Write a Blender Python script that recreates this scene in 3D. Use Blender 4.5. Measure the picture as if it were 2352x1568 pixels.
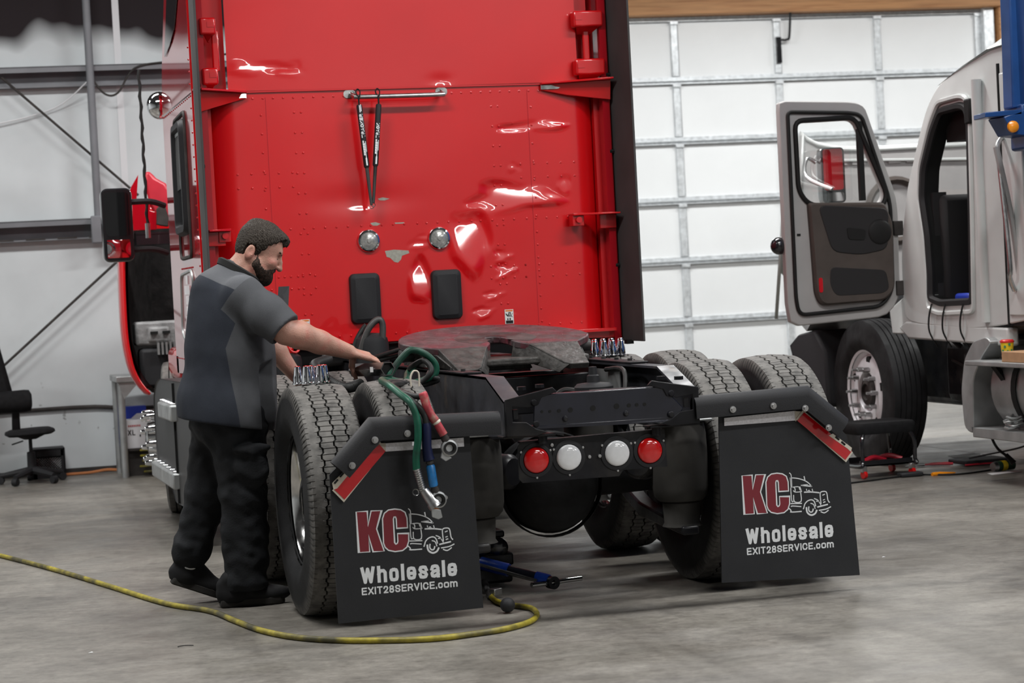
import bpy, bmesh, math, random
import numpy as np
from mathutils import Vector as V, Matrix as MX
random.seed(7); np.random.seed(7)
for o in list(bpy.data.objects): bpy.data.objects.remove(o)
SC = bpy.context.scene
COL = SC.collection
# ------------------------------------------------------------------ camera
cam = bpy.data.objects.new('camera', bpy.data.cameras.new('camera')); COL.objects.link(cam)
def cam_axes(yaw, pitch, roll):
    f = V((math.sin(yaw)*math.cos(pitch), math.cos(yaw)*math.cos(pitch), math.sin(pitch)))
    r0 = V((math.cos(yaw), -math.sin(yaw), 0)); u0 = r0.cross(f)
    r = math.cos(roll)*r0 + math.sin(roll)*u0
    return r, r.cross(f), f
_r, _u, _f = cam_axes(0.26569, -0.028376, -0.053)
cam.matrix_world = MX(((_r.x,_u.x,-_f.x,-2.7254),(_r.y,_u.y,-_f.y,-9.4194),(_r.z,_u.z,-_f.z,1.43986),(0,0,0,1)))
cam.data.sensor_width = 36.0
cam.data.lens = 36.0*4900/2352
cam.data.clip_end = 200
cam.data.dof.use_dof = True
cam.data.dof.focus_distance = 10.2
cam.data.dof.aperture_fstop = 4.5
SC.camera = cam
# ------------------------------------------------------------------ world, exposure
w = bpy.data.worlds.new('world'); SC.world = w; w.use_nodes = True
w.node_tree.nodes['Background'].inputs[0].default_value = (.75,.8,.85,1)
w.node_tree.nodes['Background'].inputs[1].default_value = 0.25
SC.view_settings.view_transform = 'Standard'; SC.view_settings.look = 'None'
SC.view_settings.gamma = 1.0; SC.view_settings.use_curve_mapping = False
SC.view_settings.exposure = 0.0
# ------------------------------------------------------------------ helpers
def nrm(a): return V(a).normalized()
class MB:
    def __init__(s): s.v = []; s.f = []; s.m = []
    def add(s, vs, fs, mi=0):
        o = len(s.v); s.v += [tuple(v) for v in vs]; s.f += [tuple(i+o for i in f) for f in fs]; s.m += [mi]*len(fs); return s
    def hexa(s, p, mi=0):
        return s.add(p, [(0,1,2,3),(7,6,5,4),(0,4,5,1),(1,5,6,2),(2,6,7,3),(3,7,4,0)], mi)
    def box(s, c, d, rot=None, mi=0):
        x,y,z = d[0]/2,d[1]/2,d[2]/2
        p = [V(q) for q in ((-x,-y,-z),(x,-y,-z),(x,y,-z),(-x,y,-z),(-x,-y,z),(x,-y,z),(x,y,z),(-x,y,z))]
        if rot is not None: p = [rot @ q for q in p]
        return s.hexa([q+V(c) for q in p], mi)
    def b2(s, a, b, mi=0):   # box from two corners
        return s.box([(a[i]+b[i])/2 for i in range(3)], [abs(b[i]-a[i]) for i in range(3)], None, mi)
    def prism(s, pts, vec, mi=0):
        n = len(pts); vec = V(vec); P = [V(q) for q in pts]
        return s.add(P+[q+vec for q in P], [tuple(range(n)), tuple(range(2*n-1,n-1,-1))]+[(i,(i+1)%n,n+(i+1)%n,n+i) for i in range(n)], mi)
    def poly(s, pts, mi=0): return s.add(pts, [tuple(range(len(pts)))], mi)
    def tube(s, pts, r, n=10, caps=True, closed=False, mi=0, sq=1.0):
        P = [V(q) for q in pts]; m = len(P); rr = r if isinstance(r,(list,tuple)) else [r]*m
        vs = []; up = None
        for i in range(m):
            if closed: t = P[(i+1)%m]-P[i-1]
            else: t = P[min(i+1,m-1)]-P[max(i-1,0)]
            t.normalize()
            if up is None:
                up = V((0,0,1)) if abs(t.z) < .9 else V((0,1,0))
            up = (up - t*up.dot(t)).normalized(); sd = t.cross(up)
            for k in range(n):
                a = 2*math.pi*k/n; vs.append(P[i]+rr[i]*(math.cos(a)*up*sq+math.sin(a)*sd))
        fs = [(i*n+k,i*n+(k+1)%n,((i+1)%m)*n+(k+1)%n,((i+1)%m)*n+k) for i in range(m if closed else m-1) for k in range(n)]
        if caps and not closed: fs += [tuple(range(n-1,-1,-1)), tuple(range((m-1)*n,m*n))]
        return s.add(vs, fs, mi)
    def cyl(s, a, b, r, r2=None, n=16, mi=0): return s.tube([a,b],[r, r if r2 is None else r2],n,mi=mi)
    def lathe(s, prof, o=(0,0,0), ax=(0,0,1), n=32, mi=0, closed=False, a0=0, a1=2*math.pi):
        ax = nrm(ax); e = V((1,0,0)) if abs(ax.x) < .9 else V((0,0,1))
        e = (e-ax*e.dot(ax)).normalized(); g = ax.cross(e); o = V(o)
        full = abs(a1-a0-2*math.pi) < 1e-6; N = n if full else n+1
        vs = []
        for k in range(N):
            a = a0+(a1-a0)*k/n; d = math.cos(a)*e+math.sin(a)*g
            vs += [o+ax*h+d*r for r,h in prof]
        m = len(prof); fs = []
        for k in range(n):
            k2 = (k+1)%N
            for i in range(m if closed else m-1):
                j = (i+1)%m; fs.append((k*m+i,k*m+j,k2*m+j,k2*m+i))
        return s.add(vs, fs, mi)
    def ball(s, c, r, n=12, m=8, mi=0):
        R = r if isinstance(r,(list,tuple)) else (r,r,r)
        vs = [(c[0]+R[0]*math.sin(math.pi*j/m)*math.cos(2*math.pi*k/n), c[1]+R[1]*math.sin(math.pi*j/m)*math.sin(2*math.pi*k/n), c[2]+R[2]*math.cos(math.pi*j/m)) for j in range(m+1) for k in range(n)]
        return s.add(vs, [(j*n+k,j*n+(k+1)%n,(j+1)*n+(k+1)%n,(j+1)*n+k) for j in range(m) for k in range(n)], mi)
    def grid(s, fn, nu, nv, mi=0, wrapu=False):
        vs = [fn(i/nu, j/nv) for i in range(nu if wrapu else nu+1) for j in range(nv+1)]
        W = nv+1; N = nu if wrapu else nu+1
        return s.add(vs, [(i*W+j,((i+1)%N)*W+j,((i+1)%N)*W+j+1,i*W+j+1) for i in range(nu) for j in range(nv)], mi)
    def loft(s, secs, closed=True, caps=True, mi=0):
        n = len(secs[0]); vs = [q for c in secs for q in c]
        fs = [(i*n+k,i*n+(k+1)%n,(i+1)*n+(k+1)%n,(i+1)*n+k) for i in range(len(secs)-1) for k in range(n if closed else n-1)]
        if caps and closed: fs += [tuple(range(n-1,-1,-1)), tuple(range((len(secs)-1)*n,len(secs)*n))]
        return s.add(vs, fs, mi)
    def mesh(s, name, weld=True, recalc=True, smooth=40):
        me = bpy.data.meshes.new(name); me.from_pydata(s.v, [], s.f)
        me.polygons.foreach_set('material_index', s.m)
        bm = bmesh.new(); bm.from_mesh(me)
        if weld: bmesh.ops.remove_doubles(bm, verts=bm.verts, dist=1e-5)
        if recalc: bmesh.ops.recalc_face_normals(bm, faces=bm.faces)
        bm.to_mesh(me); bm.free()
        if smooth:
            me.polygons.foreach_set('use_smooth', [True]*len(me.polygons))
            me.set_sharp_from_angle(angle=math.radians(smooth))
        return me
    def build(s, name, mat, parent=None, smooth=40, bevel=0, seg=2, sub=0, weld=True, recalc=True, kind=None, label=None):
        me = s.mesh(name, weld, recalc, smooth)
        return link(name, me, mat, parent, bevel, seg, sub, kind, label)
ROOT = {}
def link(name, me, mat, parent=None, bevel=0, seg=2, sub=0, kind=None, label=None, mw=None):
    for m in (mat if isinstance(mat,(list,tuple)) else [mat]): 
        if len(me.materials) < (len(mat) if isinstance(mat,(list,tuple)) else 1): me.materials.append(MAT[m] if isinstance(m,str) else m)
    o = bpy.data.objects.new(name, me); COL.objects.link(o)
    if parent is not None:
        o.parent = parent
        if parent.name in ROOT: o.matrix_parent_inverse = MX.Translation(-ROOT[parent.name])
    if mw is not None: o.matrix_basis = mw
    if bevel:
        b = o.modifiers.new('bevel','BEVEL'); b.width = bevel; b.segments = seg; b.limit_method = 'ANGLE'; b.angle_limit = math.radians(35); b.harden_normals = False
    if sub:
        u = o.modifiers.new('sub','SUBSURF'); u.levels = sub; u.render_levels = sub
    if kind: o['kind'] = kind
    if label: o['label'] = label
    return o
def thing(name, label, cat, loc=(0,0,0), group=None):
    o = bpy.data.objects.new(name, None); COL.objects.link(o); o.location = loc; o.empty_display_size = .1
    o['label'] = label; o['category'] = cat; ROOT[o.name] = V(loc)
    if group: o['group'] = group
    return o
def tag(o, label, cat, group=None):
    o['label'] = label; o['category'] = cat
    if group: o['group'] = group
    return o
def dup(o, parent=None, mw=None, label=None):
    c = o.copy(); COL.objects.link(c)
    if parent is not None: c.parent = parent
    if mw is not None: c.matrix_basis = mw
    if label: c['label'] = label
    return c
def smoothpath(pts, k=6):
    P = [V(q) for q in pts]; out = []
    for i in range(len(P)-1):
        a = P[max(i-1,0)]; b = P[i]; c = P[i+1]; d = P[min(i+2,len(P)-1)]
        for j in range(k):
            t = j/k; out.append(.5*((2*b)+(c-a)*t+(2*a-5*b+4*c-d)*t*t+(3*b-a-3*c+d)*t**3))
    return out+[P[-1]]
def rrect(w, h, r, n=4):
    out = []
    for cx,cy,a in ((w/2-r,h/2-r,0),(-w/2+r,h/2-r,90),(-w/2+r,-h/2+r,180),(w/2-r,-h/2+r,270)):
        for i in range(n+1):
            t = math.radians(a+90*i/n); out.append((cx+r*math.cos(t), cy+r*math.sin(t)))
    return out
def roundpoly(pts, r, n=4):
    out = []; N = len(pts)
    for i in range(N):
        p = V((*pts[i],0)); a = V((*pts[i-1],0)); b = V((*pts[(i+1)%N],0)); ri = r[i] if isinstance(r,(list,tuple)) else r
        u = (a-p); v = (b-p); d = min(ri, u.length*.49, v.length*.49)
        if d < 1e-4: out.append((p.x,p.y)); continue
        A = p+u.normalized()*d; B = p+v.normalized()*d
        for j in range(n+1):
            t = j/n; q = A*(1-t)**2+p*2*t*(1-t)+B*t*t; out.append((q.x,q.y))
    return out
# ------------------------------------------------------------------ materials
MAT = {}
def mk(name, col, rough=.5, metal=0.0, var=0.0, vs=6.0, bump=0.0, bs=40.0, coat=0.0, spec=.5, col2=None, f2=(.45,.65), s2=4.0, emit=0, trans=0, rvar=0.0, alpha=1, aniso=None):
    if max(col) < .11 and rough > .35 and metal < .2: spec = min(spec,.22)
    m = bpy.data.materials.new(name); m.use_nodes = True; MAT[name] = m
    nt = m.node_tree; N = nt.nodes; L = nt.links; b = N['Principled BSDF']
    b.inputs['Base Color'].default_value = (*col,1); b.inputs['Roughness'].default_value = rough; b.inputs['Metallic'].default_value = metal
    b.inputs['Specular IOR Level'].default_value = spec; b.inputs['Coat Weight'].default_value = coat; b.inputs['Coat Roughness'].default_value = .03
    b.inputs['Transmission Weight'].default_value = trans; b.inputs['Alpha'].default_value = alpha
    if emit: b.inputs['Emission Color'].default_value = (*col,1); b.inputs['Emission Strength'].default_value = emit
    if var or col2 or bump or rvar:
        tc = N.new('ShaderNodeTexCoord'); src = tc.outputs['Object']
        if aniso:
            mp = N.new('ShaderNodeMapping'); mp.inputs['Scale'].default_value = aniso; L.new(src, mp.inputs[0]); src = mp.outputs[0]
        def noise(sc, det=4):
            n = N.new('ShaderNodeTexNoise'); n.inputs['Scale'].default_value = sc; n.inputs['Detail'].default_value = det; L.new(src, n.inputs['Vector']); return n
        colout = None
        if col2:
            n = noise(s2, 5); mr = N.new('ShaderNodeMapRange'); mr.inputs[1].default_value = f2[0]; mr.inputs[2].default_value = f2[1]; L.new(n.outputs[0], mr.inputs[0])
            mx = N.new('ShaderNodeMix'); mx.data_type = 'RGBA'; mx.inputs[6].default_value = (*col,1); mx.inputs[7].default_value = (*col2,1); L.new(mr.outputs[0], mx.inputs[0]); colout = mx.outputs[2]
        if var:
            n = noise(vs, 5); mr = N.new('ShaderNodeMapRange'); mr.inputs[1].default_value = .3; mr.inputs[2].default_value = .7; mr.inputs[3].default_value = 1-var; mr.inputs[4].default_value = 1+var; L.new(n.outputs[0], mr.inputs[0])
            mu = N.new('ShaderNodeVectorMath'); mu.operation = 'SCALE'; L.new(mr.outputs[0], mu.inputs['Scale'])
            if colout: L.new(colout, mu.inputs[0])
            else: mu.inputs[0].default_value = col
            colout = mu.outputs[0]
        if colout: L.new(colout, b.inputs['Base Color'])
        if rvar:
            n = noise(vs*1.7, 4); mr = N.new('ShaderNodeMapRange'); mr.inputs[1].default_value = .3; mr.inputs[2].default_value = .7; mr.inputs[3].default_value = max(0,rough-rvar); mr.inputs[4].default_value = rough+rvar; L.new(n.outputs[0], mr.inputs[0]); L.new(mr.outputs[0], b.inputs['Roughness'])
        if bump:
            n = noise(bs, 4); bp = N.new('ShaderNodeBump'); bp.inputs['Strength'].default_value = 1.0; bp.inputs['Distance'].default_value = bump; L.new(n.outputs[0], bp.inputs['Height']); L.new(bp.outputs[0], b.inputs['Normal'])
    return m
mk('red_paint', (.60,.003,.006), .28, coat=.9, spec=.5, var=.05, vs=2.0)
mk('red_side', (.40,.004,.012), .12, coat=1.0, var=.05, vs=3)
mk('red_inner', (.55,.004,.008), .4, coat=.3)
mk('rubber_fairing', (.062,.058,.058), .85, var=.2, vs=3)
mk('black_plastic', (.022,.022,.024), .55, bump=.0008, bs=400)
mk('black_gloss', (.012,.012,.014), .18, coat=.4)
mk('black_frame', (.010,.010,.012), .38, var=.4, vs=6, col2=(.03,.028,.026), s2=7, f2=(.5,.75), rvar=.12)
mk('navy_paint', (.012,.013,.022), .3, coat=.3, var=.25, vs=10)
mk('worn_steel', (.06,.058,.056), .5, metal=.3, var=.4, vs=9, col2=(.022,.02,.02), s2=5, rvar=.15)
mk('rail_paint', (.035,.036,.042), .38, var=.35, vs=7, col2=(.10,.075,.055), s2=11, f2=(.62,.78), rvar=.1)
mk('grease_plate', (.065,.045,.047), .42, var=.35, vs=14, col2=(.12,.022,.032), s2=6, f2=(.48,.62), rvar=.15, bump=.002, bs=60)
mk('grease_dark', (.05,.047,.044), .5, var=.5, vs=18, bump=.004, bs=40, rvar=.15)
mk('chrome', (.82,.83,.85), .07, metal=1)
mk('polished_alu', (.72,.72,.71), .16, metal=1, var=.12, vs=15, rvar=.06)
mk('steel', (.45,.45,.45), .35, metal=1, var=.15, vs=30)
mk('galv', (.66,.69,.71), .42, metal=.45, var=.2, vs=18, rvar=.1)
mk('tyre_rubber', (.017,.017,.018), .62, var=.35, vs=8, bump=.001, bs=90, rvar=.1)
mk('white_lamp', (.85,.86,.88), .15, coat=.6, var=.03, vs=60)
mk('red_lamp', (.62,.006,.006), .15, coat=.8, var=.06, vs=60)
mk('clear_lens', (.42,.42,.40), .18, metal=.5, coat=.8, var=.25, vs=90)
mk('flap_rubber', (.029,.030,.033), .55, var=.10, vs=5, bump=.0006, bs=300, rvar=.08)
mk('print_white', (.86,.88,.90), .5)
mk('print_red', (.22,.016,.028), .5)
mk('reflect_white', (.85,.84,.88), .35, var=.12, vs=160)
mk('reflect_red', (.55,.006,.012), .14, coat=.8, var=.04, vs=40)
mk('cream', (.66,.60,.50), .5)
mk('sticker', (.72,.72,.70), .5); mk('sticker_orange', (.72,.20,.03), .5); mk('ink', (.012,.012,.012), .6)
mk('primer_grey', (.042,.042,.043), .42, var=.08, vs=6)
mk('bare_metal', (.36,.35,.30), .45, metal=.3, var=.15, vs=60)
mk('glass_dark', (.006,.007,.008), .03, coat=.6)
mk('glass_grey', (.17,.17,.17), .1, coat=.5)
mk('concrete_wall', (.66,.69,.70), .7, var=.05, vs=1.2)
mk('dark_roof', (.10,.10,.105), .8, var=.1, vs=1); mk('dark_wall', (.22,.22,.22), .7, var=.1, vs=1)
mk('dusty_rubber', (.036,.034,.031), .75, var=.3, vs=7)
mk('dark_cast', (.013,.013,.014), .7, var=.3, vs=12, bump=.001, bs=80)
mk('black_cloth', (.010,.010,.011), .85, var=.3, vs=30)
mk('blue_paint', (.012,.055,.19), .35, var=.2, vs=5, coat=.2)
mk('jack_blue', (.01,.05,.35), .35, var=.2, vs=20)
mk('yellow_hose', (.33,.27,.02), .5, var=.35, vs=25, col2=(.07,.062,.022), s2=4, f2=(.42,.60))
mk('green_cable', (.012,.09,.055), .38, var=.3, vs=12, col2=(.03,.04,.036), s2=9, f2=(.45,.7))
mk('black_hose', (.02,.02,.02), .5, var=.3, vs=20)
mk('blue_grip', (.02,.19,.50), .35, var=.2, vs=40, col2=(.25,.3,.35), s2=35, f2=(.66,.72)); mk('blue_dark', (.008,.012,.045), .5)
mk('red_grip', (.42,.045,.06), .5, var=.3, vs=30, col2=(.35,.18,.14), s2=25, f2=(.52,.66))
mk('wood', (.46,.23,.095), .6, var=.15, vs=4, col2=(.33,.14,.05), s2=3, f2=(.5,.7), aniso=(.4,6,12))
mk('copper', (.55,.20,.07), .5, var=.2, vs=6)
mk('door_white', (.80,.82,.83), .5, var=.02, vs=2)
mk('girt_paint', (.17,.175,.19), .5, var=.12, vs=4)
mk('rust_dark', (.045,.04,.038), .7, var=.4, vs=8)
mk('truck_white', (.575,.595,.585), .3, coat=.4, var=.06, vs=4)
mk('truck_grey', (.37,.36,.355), .4, var=.06, vs=5)
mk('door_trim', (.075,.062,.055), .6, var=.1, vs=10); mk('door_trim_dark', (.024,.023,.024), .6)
mk('amber', (.75,.25,.01), .25, coat=.5)
mk('alu_dull', (.40,.41,.41), .45, metal=.7, var=.2, vs=6, rvar=.1)
mk('yellow_cup', (.80,.58,.02), .5); mk('cup_red', (.6,.02,.02), .4); mk('cup_green', (.02,.22,.12), .5)
mk('cardboard', (.40,.23,.12), .8, var=.1, vs=20); mk('box_white', (.70,.71,.73), .6); mk('box_blue', (.02,.05,.42), .5)
mk('red_tool', (.45,.012,.03), .4); mk('paper', (.78,.78,.78), .7)
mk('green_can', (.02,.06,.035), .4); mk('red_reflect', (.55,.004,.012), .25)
mk('insulation', (.012,.011,.011), .9, var=.5, vs=10, bump=.01, bs=20); mk('foil_grey', (.25,.25,.25), .5, var=.3, vs=14, bump=.006, bs=25)
mk('hood_lit_red', (.55,.03,.05), .35, var=.2, vs=5)  # red inner panel of the hood, pinkish light on it put into the colour
mk('shirt', (.030,.034,.042), .8, var=.12, vs=9, bump=.0012, bs=500)
mk('shirt_yoke', (.105,.106,.115), .8, var=.06, vs=9, bump=.0012, bs=500)
mk('shirt_grey', (.075,.076,.080), .8, var=.08, vs=9, bump=.0012, bs=500)
mk('collar', (.022,.022,.022), .8); mk('trousers', (.014,.015,.017), .85, var=.3, vs=12, bump=.0015, bs=120)
mk('shoe', (.012,.012,.013), .7, var=.3, vs=20); mk('sole', (.030,.028,.026), .7); mk('sock', (.62,.62,.62), .8)
mk('eye', (.5,.48,.46), .2)
mk('glass_tint', (.75,.85,.82), .02, trans=1, alpha=.10); mk('white_wheel', (.80,.81,.84), .3, var=.06, vs=20)
mk('tinted', (.10,.11,.11), .05, coat=.5)

# ------------------------------------------------------------------ room shell
def shader_floor():
    m = bpy.data.materials.new('concrete_floor'); m.use_nodes = True; MAT['concrete_floor'] = m
    nt = m.node_tree; N = nt.nodes; L = nt.links; b = N['Principled BSDF']
    tc = N.new('ShaderNodeTexCoord')
    def noise(sc, det, rough, stretch):
        mp = N.new('ShaderNodeMapping'); mp.inputs['Scale'].default_value = stretch; mp.inputs['Rotation'].default_value = (0,0,.2); L.new(tc.outputs['Object'], mp.inputs[0])
        n = N.new('ShaderNodeTexNoise'); n.inputs['Scale'].default_value = sc; n.inputs['Detail'].default_value = det; n.inputs['Roughness'].default_value = rough; L.new(mp.outputs[0], n.inputs[0]); return n.outputs[0]
    def ramp(src, stops):
        r = N.new('ShaderNodeValToRGB'); e = r.color_ramp.elements
        e[0].position, e[0].color = stops[0][0], (*stops[0][1],1); e[1].position, e[1].color = stops[-1][0], (*stops[-1][1],1)
        for p,c in stops[1:-1]: k = e.new(p); k.color = (*c,1)
        L.new(src, r.inputs[0]); return r.outputs[0]
    def mix(f, a, c, mode='MIX'):
        x = N.new('ShaderNodeMix'); x.data_type = 'RGBA'; x.blend_type = mode
        if isinstance(f,float): x.inputs[0].default_value = f
        else: L.new(f, x.inputs[0])
        for i,q in ((6,a),(7,c)):
            if isinstance(q,tuple): x.inputs[i].default_value = (*q,1)
            else: L.new(q, x.inputs[i])
        return x.outputs[2]
    base = ramp(noise(.42,5,.55,(1,1,1)), [(.32,(.135,.123,.107)),(.5,(.205,.19,.167)),(.68,(.265,.247,.219))])
    mott = ramp(noise(3.2,9,.72,(1,1,1)), [(.32,(.72,.715,.71)),(.68,(1.16,1.16,1.16))])
    c = mix(1.0, base, mott, 'MULTIPLY')
    stain = ramp(noise(.8,6,.7,(.75,1,1)), [(.50,(0,0,0)),(.70,(1,1,1))])
    c = mix(stain, c, (.085,.079,.072))
    trk = ramp(noise(1.0,4,.6,(1.6,.12,1)), [(.54,(1,1,1)),(.66,(.70,.69,.68))])
    c = mix(1.0, c, trk, 'MULTIPLY')
    fine = ramp(noise(13,9,.75,(1,1.3,1)), [(.34,(.70,.69,.68)),(.5,(1,1,1)),(.66,(1.16,1.16,1.16))])
    c = mix(1.0, c, fine, 'MULTIPLY')
    spk = ramp(noise(42,6,.7,(1,1,1)), [(.35,(.82,.82,.82)),(.6,(1.05,1.05,1.05))])
    c = mix(1.0, c, spk, 'MULTIPLY'); L.new(c, b.inputs['Base Color'])
    rr = N.new('ShaderNodeMapRange'); rr.inputs[1].default_value = .3; rr.inputs[2].default_value = .7; rr.inputs[3].default_value = .28; rr.inputs[4].default_value = .55
    L.new(noise(2.2,6,.65,(.6,1.4,1)), rr.inputs[0]); L.new(rr.outputs[0], b.inputs['Roughness'])
    bp = N.new('ShaderNodeBump'); bp.inputs['Distance'].default_value = .0012; bp.inputs['Strength'].default_value = .6; L.new(noise(30,6,.6,(1,1,1)), bp.inputs['Height']); L.new(bp.outputs[0], b.inputs['Normal'])
shader_floor()
def shader_wall():   # white liner panel, much darker near the top, with grime near the floor
    m = bpy.data.materials.new('wall_dark_top'); m.use_nodes = True; MAT['wall_dark_top'] = m
    nt = m.node_tree; N = nt.nodes; L = nt.links; b = N['Principled BSDF']; b.inputs['Roughness'].default_value = .75; b.inputs['Specular IOR Level'].default_value = .1
    tc = N.new('ShaderNodeTexCoord'); sep = N.new('ShaderNodeSeparateXYZ'); L.new(tc.outputs['Object'], sep.inputs[0])
    mp = N.new('ShaderNodeMapping'); mp.inputs['Scale'].default_value = (2.0,2.0,.9); L.new(tc.outputs['Object'], mp.inputs[0])
    n = N.new('ShaderNodeTexNoise'); n.inputs['Scale'].default_value = 1.0; n.inputs['Detail'].default_value = 2; L.new(mp.outputs[0], n.inputs[0])
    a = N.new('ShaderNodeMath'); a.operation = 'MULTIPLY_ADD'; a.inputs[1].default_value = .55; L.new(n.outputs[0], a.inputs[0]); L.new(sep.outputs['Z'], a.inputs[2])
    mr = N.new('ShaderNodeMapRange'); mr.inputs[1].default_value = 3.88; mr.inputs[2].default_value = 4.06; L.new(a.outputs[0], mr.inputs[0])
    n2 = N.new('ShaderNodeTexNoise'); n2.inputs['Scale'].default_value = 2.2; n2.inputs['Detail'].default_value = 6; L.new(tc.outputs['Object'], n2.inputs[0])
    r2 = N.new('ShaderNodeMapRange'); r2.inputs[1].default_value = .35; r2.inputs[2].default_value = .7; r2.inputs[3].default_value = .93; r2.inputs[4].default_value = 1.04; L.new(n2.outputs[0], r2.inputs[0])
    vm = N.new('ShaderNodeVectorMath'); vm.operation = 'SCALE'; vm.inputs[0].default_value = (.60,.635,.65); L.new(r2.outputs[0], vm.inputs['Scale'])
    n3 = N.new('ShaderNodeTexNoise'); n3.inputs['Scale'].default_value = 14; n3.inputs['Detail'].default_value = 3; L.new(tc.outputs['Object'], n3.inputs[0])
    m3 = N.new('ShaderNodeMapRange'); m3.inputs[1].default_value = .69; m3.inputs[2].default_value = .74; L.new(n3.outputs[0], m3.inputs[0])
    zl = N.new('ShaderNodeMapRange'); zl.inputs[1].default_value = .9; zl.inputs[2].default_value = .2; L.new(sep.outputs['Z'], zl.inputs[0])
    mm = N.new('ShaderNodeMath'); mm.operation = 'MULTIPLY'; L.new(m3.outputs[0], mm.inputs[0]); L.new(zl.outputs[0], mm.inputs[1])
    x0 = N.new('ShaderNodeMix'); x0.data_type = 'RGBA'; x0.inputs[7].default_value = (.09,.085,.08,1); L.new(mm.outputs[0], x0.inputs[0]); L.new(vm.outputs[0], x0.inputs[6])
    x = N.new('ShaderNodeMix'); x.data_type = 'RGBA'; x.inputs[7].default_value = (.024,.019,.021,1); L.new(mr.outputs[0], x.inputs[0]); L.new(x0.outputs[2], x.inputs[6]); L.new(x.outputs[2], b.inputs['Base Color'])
shader_wall()
WT = V((.9986,-.0529,0)); WN = V((-.0529,-.9986,0))
BD = V((8.5,16.71,0)); BW = V((-1.66,9.03,0))
def wp(B, x, z, off=0):   # a point on a wall: x is the world X it stands at
    return B + WT*((x-B.x)/WT.x) + WN*off + V((0,0,z))
def wbox(mb, B, x0, x1, z0, z1, o0, o1, mi=0):
    return mb.hexa([wp(B,x0,z0,o0),wp(B,x1,z0,o0),wp(B,x1,z0,o1),wp(B,x0,z0,o1),wp(B,x0,z1,o0),wp(B,x1,z1,o0),wp(B,x1,z1,o1),wp(B,x0,z1,o1)],mi)
def struct(mb, name, mat, parent=None, **k):
    o = mb.build(name, mat, parent, **k)
    if parent is None: o['kind'] = 'structure'
    return o
H = 5.7
floor = struct(MB().b2((-11,-15,-.12),(15,18.5,0)), 'floor', 'concrete_floor')
for x in (4.6,): struct(MB().b2((x,-15,0),(x+.006,16.5,.0006)), 'floor_joint', 'rust_dark', floor)
struct(MB().b2((-11,-3.02,0),(15,-3.014,.0006)), 'floor_joint', 'rust_dark', floor)
struct(MB().b2((-11,-15,H),(15,18.5,H+.1)), 'ceiling', 'dark_roof')
wl = struct(wbox(MB(), BW, -10.8, .9, 0, H, -.12, 0), 'wall_left', 'wall_dark_top')
struct(MB().b2((.78,8.9,0),(.9,17.3,H)), 'wall_return', 'concrete_wall')
struct(MB().b2((-11,-15,0),(-10.8,9.6,H)), 'wall_side', 'concrete_wall')
struct(MB().b2((14.8,-15,0),(15,18.4,H)), 'wall_right', 'dark_wall')
struct(MB().b2((-11,-15,0),(15,-14.8,H)), 'wall_rear', 'dark_wall')
DX0, DX1 = 3.97, 11.16
wb = MB(); wbox(wb, BD, .9, DX0, 0, H, -.15, 0); wbox(wb, BD, DX1, 14.8, 0, H, -.15, 0); wbox(wb, BD, DX0, DX1, 4.78, H, -.15, 0)
wbk = struct(wb, 'wall_back', 'concrete_wall')
# girts, post, rods and the wire on the left wall
def girt(z, h):
    mb = MB(); wbox(mb, BW, -10.8,.85,z,z+h,0,.012); wbox(mb, BW, -10.8,.85,z+h-.012,z+h,0,.16); wbox(mb, BW, -10.8,.85,z,z+.012,0,.10); wbox(mb, BW, -10.8,.85,z+h-.05,z+h,.15,.16)
    return struct(mb, 'wall_girt', 'girt_paint', wl)
girt(3.27,.17); girt(1.985,.17)
mb = MB()
for i in range(9): wbox(mb, BW, -3.2+i*.26,-3.04+i*.26,1.992,2.006,.095,.104)
struct(mb, 'girt_slots', 'rust_dark', wl)
pb = MB(); pb.tube([wp(BW,-1.295,2.0,.2), wp(BW,-1.295,H,.2)],.033,12); struct(pb,'wall_post','girt_paint',wl)
struct(wbox(MB(), BW,-1.36,-1.23,1.94,2.17,.13,.25),'post_bracket','girt_paint',wl,bevel=.01)
for a,b in (((-2.02,3.36),(-.95,2.33)),((-2.35,.78),(-.6,2.25))):
    struct(MB().tube([wp(BW,a[0],a[1],.12),wp(BW,b[0],b[1],.12)],.011,8),'brace_rod','rust_dark',wl)
wire = smoothpath([wp(BW,-2.6,2.95,.05),wp(BW,-2.1,2.98,.05),wp(BW,-1.6,3.1,.05),wp(BW,-1.32,3.3,.17)],6)
struct(MB().tube(wire,.006,6),'wall_wire','box_white',wl)
wire = smoothpath([wp(BW,-1.28,3.32,.17),wp(BW,-1.18,3.19,.17),wp(BW,-1.07,3.2,.17),wp(BW,-.92,3.4,.17),wp(BW,-.6,3.45,.17),wp(BW,-.1,3.5,.17)],6)
struct(MB().tube(wire,.009,6),'wall_wire','rust_dark',wl)
struct(MB().tube(smoothpath([wp(BW,-3.2,.54,.02),wp(BW,-1.6,.565,.02),wp(BW,-1.1,.53,.02),wp(BW,-.2,.5,.02)],4),.017,8),'wall_rail','rust_dark',wl)
struct(wbox(MB(),BW,-10.8,.9,0,.05,0,.03),'baseboard_left','rust_dark')
# plastic sheet seams on the wall
for x in (-1.05,): struct(wbox(MB(),BW,x-.028,x+.028,2.2,5,0,.004),'wall_seam','box_white',wl)
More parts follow.
